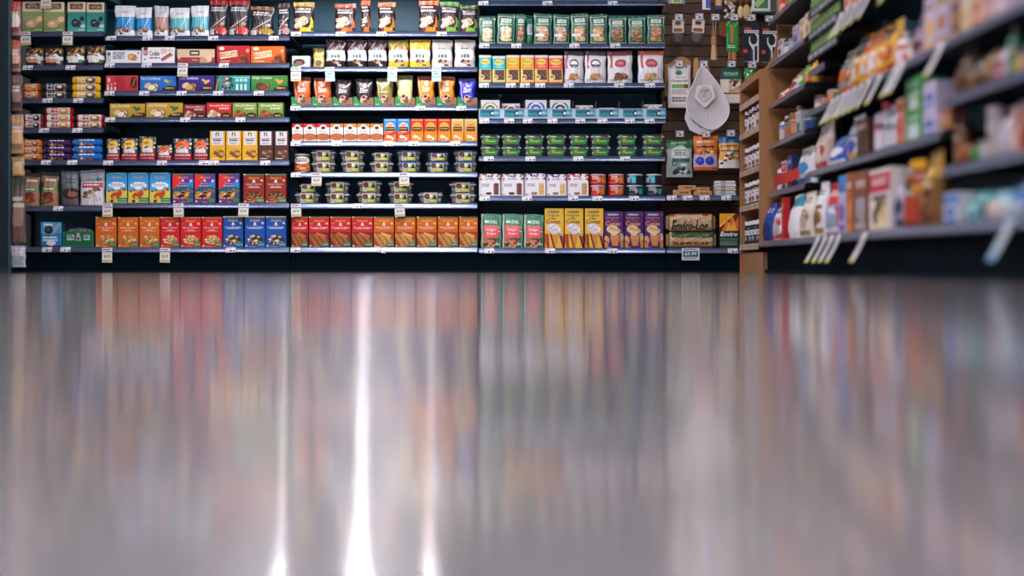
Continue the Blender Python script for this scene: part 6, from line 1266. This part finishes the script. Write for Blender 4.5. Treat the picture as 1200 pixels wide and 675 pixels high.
for i, t in enumerate([
    ('bottle', 'dark glass bottle', 1108, 1116, 132, '4a2a1c', ['6a4030', '8a5a3c']), ('low', 'low orange brown packet', 1117, 1128, 168, '9a5434', ['7a3c24']), ('low', 'low green packet', 1128.6, 1139, 170, '2a8a44', ['3a9a54']), ('box', 'short grey white carton', 1139.6, 1148, 166, 'a8a4ac', ['b8b4bc']), ('box', 'slim white carton', 1149, 1156, 125, 'd0c4c8', ['b8acb4', '8a7a60']), ('bag', 'first tall white bag', 1158, 1168, 124, 'c0b8c8', ['a8b0c0']), ('bag', 'second tall white bag', 1168.6, 1178, 118, 'c8c0cc', ['9aa4b0']), ('box', 'pale coral carton', 1178.6, 1186, 128, 'd0a090', ['c88a7c']), ('bag', 'red bag', 1186.6, 1196, 130, 'a82024', ['b8282c']), ('bag', 'yellow and navy bag', 1196.6, 1208, 132, 'c8a83c', ['24244a', '3a2a24'])]): side_item(*t, .227, N3, seed=i + 151)
# rack of green seasoning packets at the head of the middle bay
def packet_rack():
    e = empty('packet_rack_shelf', (0, 0, 0)); tag(e, 'stepped rack of green seasoning packets high on the right shelving', 'packet rack')
    y0, y1 = ydep(947, XLS), ydep(981, XLS)
    for s in (.853, .782, .712):
        m = MB(); z = zs(s); m.box(XLS + .004, XLS + .2, y1, y0, z - .006, z, '10181c'); m.box(XLS, XLS + .0035, y1, y0, z - .045, z, '121c20'); sh = link('shelf', m.mesh('shelf', 'frame_paint'), e)
        m = MB(); r = random.Random(int(s * 100)); y = y1 + .03
        while y < y0 - .08: w = r.uniform(.04, .1); m.box(XLS - .0012, XLS - .0002, y, y + w, z - .034, z - .012, '9aa4a8'); y += w + .03
        link('lettered_strip', m.mesh('lettered_strip', 'card'), sh)
    m = MB(); m.box(XLS + .2, XLS + .212, y1, y0, zs(.66), zs(.95), '141e22'); link('back_panel', m.mesh('back_panel', 'frame_paint'), e)
    m = MB(); z = zs(.652); y2 = ydep(966, XLS); m.box(XLS + .004, XLS + .2, y2, y0, z - .02, z, '2a343c'); m.box(XLS - .002, XLS + .0035, y2, y0, z - .034, z + .002, '6a7280'); link('lower_ledge', m.mesh('lower_ledge', 'rail'), e)
packet_rack()
gq = gen('box', 14, 22, '5a8a3c', ['3a6a2c', '9ab868', '2a4a24'], 7)
GK = Kind('seasoning_packet', '', 'seasoning packet', pouch(gq, 17, 19, .02, '3a5a2c', .08, 3, .02), (1, 1))
for r_, s in enumerate((.853, .782, .712)):
    ys = np.linspace(ydep(948.5, XLS), ydep(976.5, XLS), 8)
    for j in range(8): GK.place((XLS + .012, float(ys[j]), zs(s) + .0008), f'{ORD[j]} green seasoning packet from the rack end, {["top", "middle", "lower"][r_]} step of the packet rack', rz=-PI / 2, group='green seasoning packets on the stepped rack', scale=(1, 1, .62 if r_ else .7))
# tags that lean out from the rails
def lean_kind(base, foot):
    a = Art(13, 26, base, k=2); a.rect(0, 0, 1, .14, foot); a.fine(.1, .9, .3, .8, 4, 'a8a4a8', 3); mb = MB(); w, h = .07, .135
    C = a.out(); nz, nx = C.shape[:2]; P = np.zeros((nz, nx, 3)); P[..., 0] = np.linspace(-w / 2, w / 2, nx)[None, :]; v = np.linspace(0, 1, nz)[:, None]; P[..., 2] = (v - 1) * h * .93; P[..., 1] = -(1 - v) ** 1.2 * .062
    mb.grid(P, C); Q = P.copy(); Q[..., 1] += .0008; mb.grid(Q, L('d4d0d0'), True, True); return Kind('leaning_price_tag', '', 'price tag', [('leaning_price_tag', mb, 'card')], (1, 1))
LK = [lean_kind('dcd8dc', 'd0c878'), lean_kind('d0d0d8', 'd8d080')]
LKb = lean_kind('9ab4c8', '6a94b4')
def lean(xs, slope, shelf, kd=None):
    X = XLB if slope == SLB else XLS; n = len(xs)
    for j, x in enumerate(xs):
        (kd or LK[j % 2]).place((X - .008, ydep(x, X), zs(slope) - .004), f'{ORD[j]} of {NUM[n]} leaning tags from far end, {shelf}, right aisle' if n > 1 else f'lone leaning tag on the {shelf}, right aisle', rz=-PI / 2, group='leaning price tags along the right aisle rails')
lean([961, 969.5, 977.5, 986, 1016.5], SLB, 'bottom rail, middle bay')
lean([1187.5], SLB, 'bottom rail, near bay', LKb)
lean([978, 984, 991, 997, 1004, 1012, 1021, 1034, 1053, 1061], .52, 'upper middle rail')
lean([1106.5], .52, 'top rail, near bay')
lean([988.5, 996, 1004.5, 1013, 1023, 1050], .766, 'top rail, middle bay')
m_ = MB(); X = XLS - .024; ya, yb_ = ydep(908.5, X), ydep(937, X); z1 = zs(.283) + .08
m_.box(X - .003, X - .001, yb_, ya, z1 - .06, z1, 'b81c1c'); m_.box(X - .004, X - .003, yb_, ya - (ya - yb_) * .45, z1 - .06, z1, 'c82c20')
tag(link('hanging_shelf_sign', m_.mesh('hanging_shelf_sign', 'card')), 'plain red sale strip on the lowest upper rail of the far bay', 'shelf sign')

# ------------------------------------------------------------------ left end: dark post with a strip of hanging bags
YP = 8.35
def postx(x): return wx(x, YP)
e = empty('shelving_end_post', (0, 0, 0)); tag(e, 'dark shelving end post at the left edge of the picture', 'shelving post')
m_ = MB(); m_.box(postx(-60), postx(10.5), YP, YP + .06, 0, 2.15, '0d2028', .004); link('post_panel', m_.mesh('post_panel', 'frame_paint'), e)
m_ = MB(); m_.box(postx(9.6), postx(11.4), YP - .004, YP + .02, 0, 2.15, '2c4854', .002); link('edge_trim', m_.mesh('edge_trim', 'frame_paint'), e)
m_ = MB(); m_.box(postx(-60), postx(11), YP - .012, YP, 0, .03, '18343e'); link('foot_rail', m_.mesh('foot_rail', 'frame_paint'), e)
YC = YP + .03
m_ = MB(); m_.box(wx(12.4, YC), wx(13.6, YC), YC + .03, YC + .034, wz(312, YC), 2.0, '8a9298')
for y in (40, 84, 128, 178, 202, 288): m_.box(wx(12.4, YC), wx(22, YC), YC + .028, YC + .03, wz(y + 5, YC), wz(y, YC), '6a727a')
tag(link('hanging_clip_strip', m_.mesh('hanging_clip_strip', 'rail')), 'grey clip strip on the dark post holding snack bags', 'clip strip')
for i, (x0, x1, y0, y1, base, acc, lk) in enumerate([
    (12.5, 24.5, 2, 42, '7a5a54', ['a83c34', 'd0c4c0', '6a3424'], 'red and brown'), (13, 24, 47, 84, '8a6a5c', ['b8502c', 'c8a080', '5a3a30'], 'orange brown'), (13, 26, 88, 130, '5a4444', ['6a5454', '8a6a5c', '3a2c2c'], 'dark brown'),
    (12.5, 27.5, 134, 180, 'a88058', ['b08a64', 'c8a070', '8a6440'], 'tan'), (13.5, 28.5, 183, 206, '9a7850', ['a88454', 'c8a070'], 'small tan'), (13, 30, 208, 284, '5c4a44', ['3a4438', '8a7468', '6a4a40'], 'tall grey brown'), (12.5, 30, 288, 313, 'a0a4a8', ['b0b4b8', '8a8e94'], 'clear whitish')]):
    k = K_pouch('hanging_snack_bag', '', 'snack bag', lambda a, acc=acc, i=i: (a.rect(0, .8, 1, 1, acc[0]), a.ell(.5, .4, .4, .25, acc[1]), a.rect(.1, .1, .9, .25, acc[-1]), a.fine(.1, .9, .5, .7, 2, 'c8beb8', i)), base, .035, base, plural='x', seed=i + 2, seal=.12)(x1 - x0, y1 - y0)
    k.place((wx((x0 + x1) / 2, YC), YC - .012, wz(y1, YC)), f'{lk} snack bag on the clip strip by the dark post', scale=(YC / D,) * 3, group='snack bags on the clip strip')

# ------------------------------------------------------------------ lamps of the place
def emitter(name, c, s):
    m = bpy.data.materials.new(name); m.use_nodes = True; nt = m.node_tree; nt.nodes.clear(); o = nt.nodes.new('ShaderNodeOutputMaterial'); em = nt.nodes.new('ShaderNodeEmission'); em.inputs[0].default_value = (*c, 1); em.inputs[1].default_value = s; nt.links.new(em.outputs[0], o.inputs[0]); MATS[name] = m
COOL = (1., .95, 1.)
emitter('tube_light', COOL, TUBE); emitter('strip_light', COOL, STRIP); emitter('spot_light', (1., .96, 1.), SPOT)
def fixture(x, y, z, lx, ly, lab, m, wire=True):
    e = empty('ceiling_light', (x, y, z)); tag(e, lab, 'ceiling light', 'ceiling lights over the aisles')
    b = MB(); b.box(-lx / 2 - .02, lx / 2 + .02, -ly / 2 - .02, ly / 2 + .02, .004, .07, 'd8d8dc', .004); link('housing', b.mesh('housing', 'card'), e)
    b = MB(); b.box(-lx / 2, lx / 2, -ly / 2, ly / 2, .0, .0035, 'ffffff'); link('diffuser', b.mesh('diffuser', m), e)
    for q in (-.35, .35):
        b = MB(); b.tube([(lx * q if lx > ly else 0, ly * q if ly >= lx else 0, .07), (lx * q if lx > ly else 0, ly * q if ly >= lx else 0, ZC - z)], .004, '6a6a70', 6); link('suspension_rod', b.mesh('suspension_rod', 'steel'), e)
for i, x in enumerate((-2.7, -1.35, -.6, .95, 3.0)):
    for j, y in enumerate((-3.5, -.2, 3.1, 6.2)):
        fixture(x, y, 3.4, .22, 2.4, f'long ceiling light, {ORD[i]} line from left, {ORD[j]} from the entrance', 'tube_light')
fixture(-1.18, 8.2, 3.3, .9, .2, 'short bright ceiling light near the middle bay', 'strip_light')
def spot(px, lab, r):
    yl, zl = D - .70, 1.98
    e = empty('display_lamp', ((px - HX) * yl / F, yl, zl)); tag(e, lab, 'display lamp', 'display lamps on the shelf tops')
    b = MB(); b.lathe([(r + .010, -.002), (r + .012, .06), (.02, .08), (.0, .08)], '2a2a2e', 20); link('lamp_head', b.mesh('lamp_head', 'card'), e)
    b = MB(); b.lathe([(0, .0), (r, .0), (r, .002)], 'ffffff', 20); link('lens', b.mesh('lens', 'spot_light'), e)
    b = MB(); b.tube([(0, 0, .08), (0, 0, .20), (0, .02, .22), (0, .70 + .455, .22), (0, .70 + .475, .21), (0, .70 + .475, .174)], .007, '3a3a3e', 8); link('bracket_arm', b.mesh('bracket_arm', 'card'), e)
spot(421, 'brightest display lamp over the middle bay', .034)
spot(327, 'display lamp over the second bay', .018); spot(503, 'display lamp over the right of the middle bay', .018)

# ------------------------------------------------------------------ camera and colour
cam = bpy.data.cameras.new('camera'); co = bpy.data.objects.new('camera', cam); COL.objects.link(co)
co.location = (0, 0, CAMZ); co.rotation_euler = (PI / 2, 0, 0)
cam.lens = 50; cam.sensor_width = 36; cam.shift_y = (HY - 337.5) / 1200; cam.clip_start = .005
cam.dof.use_dof = True; cam.dof.focus_distance = D + .02; cam.dof.aperture_fstop = FSTOP
SC.camera = co
w = bpy.data.worlds.new('world'); SC.world = w; w.use_nodes = True; w.node_tree.nodes['Background'].inputs[0].default_value = (.03, .05, .08, 1); w.node_tree.nodes['Background'].inputs[1].default_value = .3
SC.view_settings.view_transform = 'Standard'; SC.view_settings.look = 'None'; SC.view_settings.gamma = 1; SC.view_settings.exposure = EXPO; SC.view_settings.use_curve_mapping = False
SC.cycles.use_denoising = True; SC.cycles.max_bounces = 10; SC.cycles.transparent_max_bounces = 12; SC.cycles.sample_clamp_indirect = 8; SC.cycles.caustics_reflective = False; SC.cycles.caustics_refractive = False
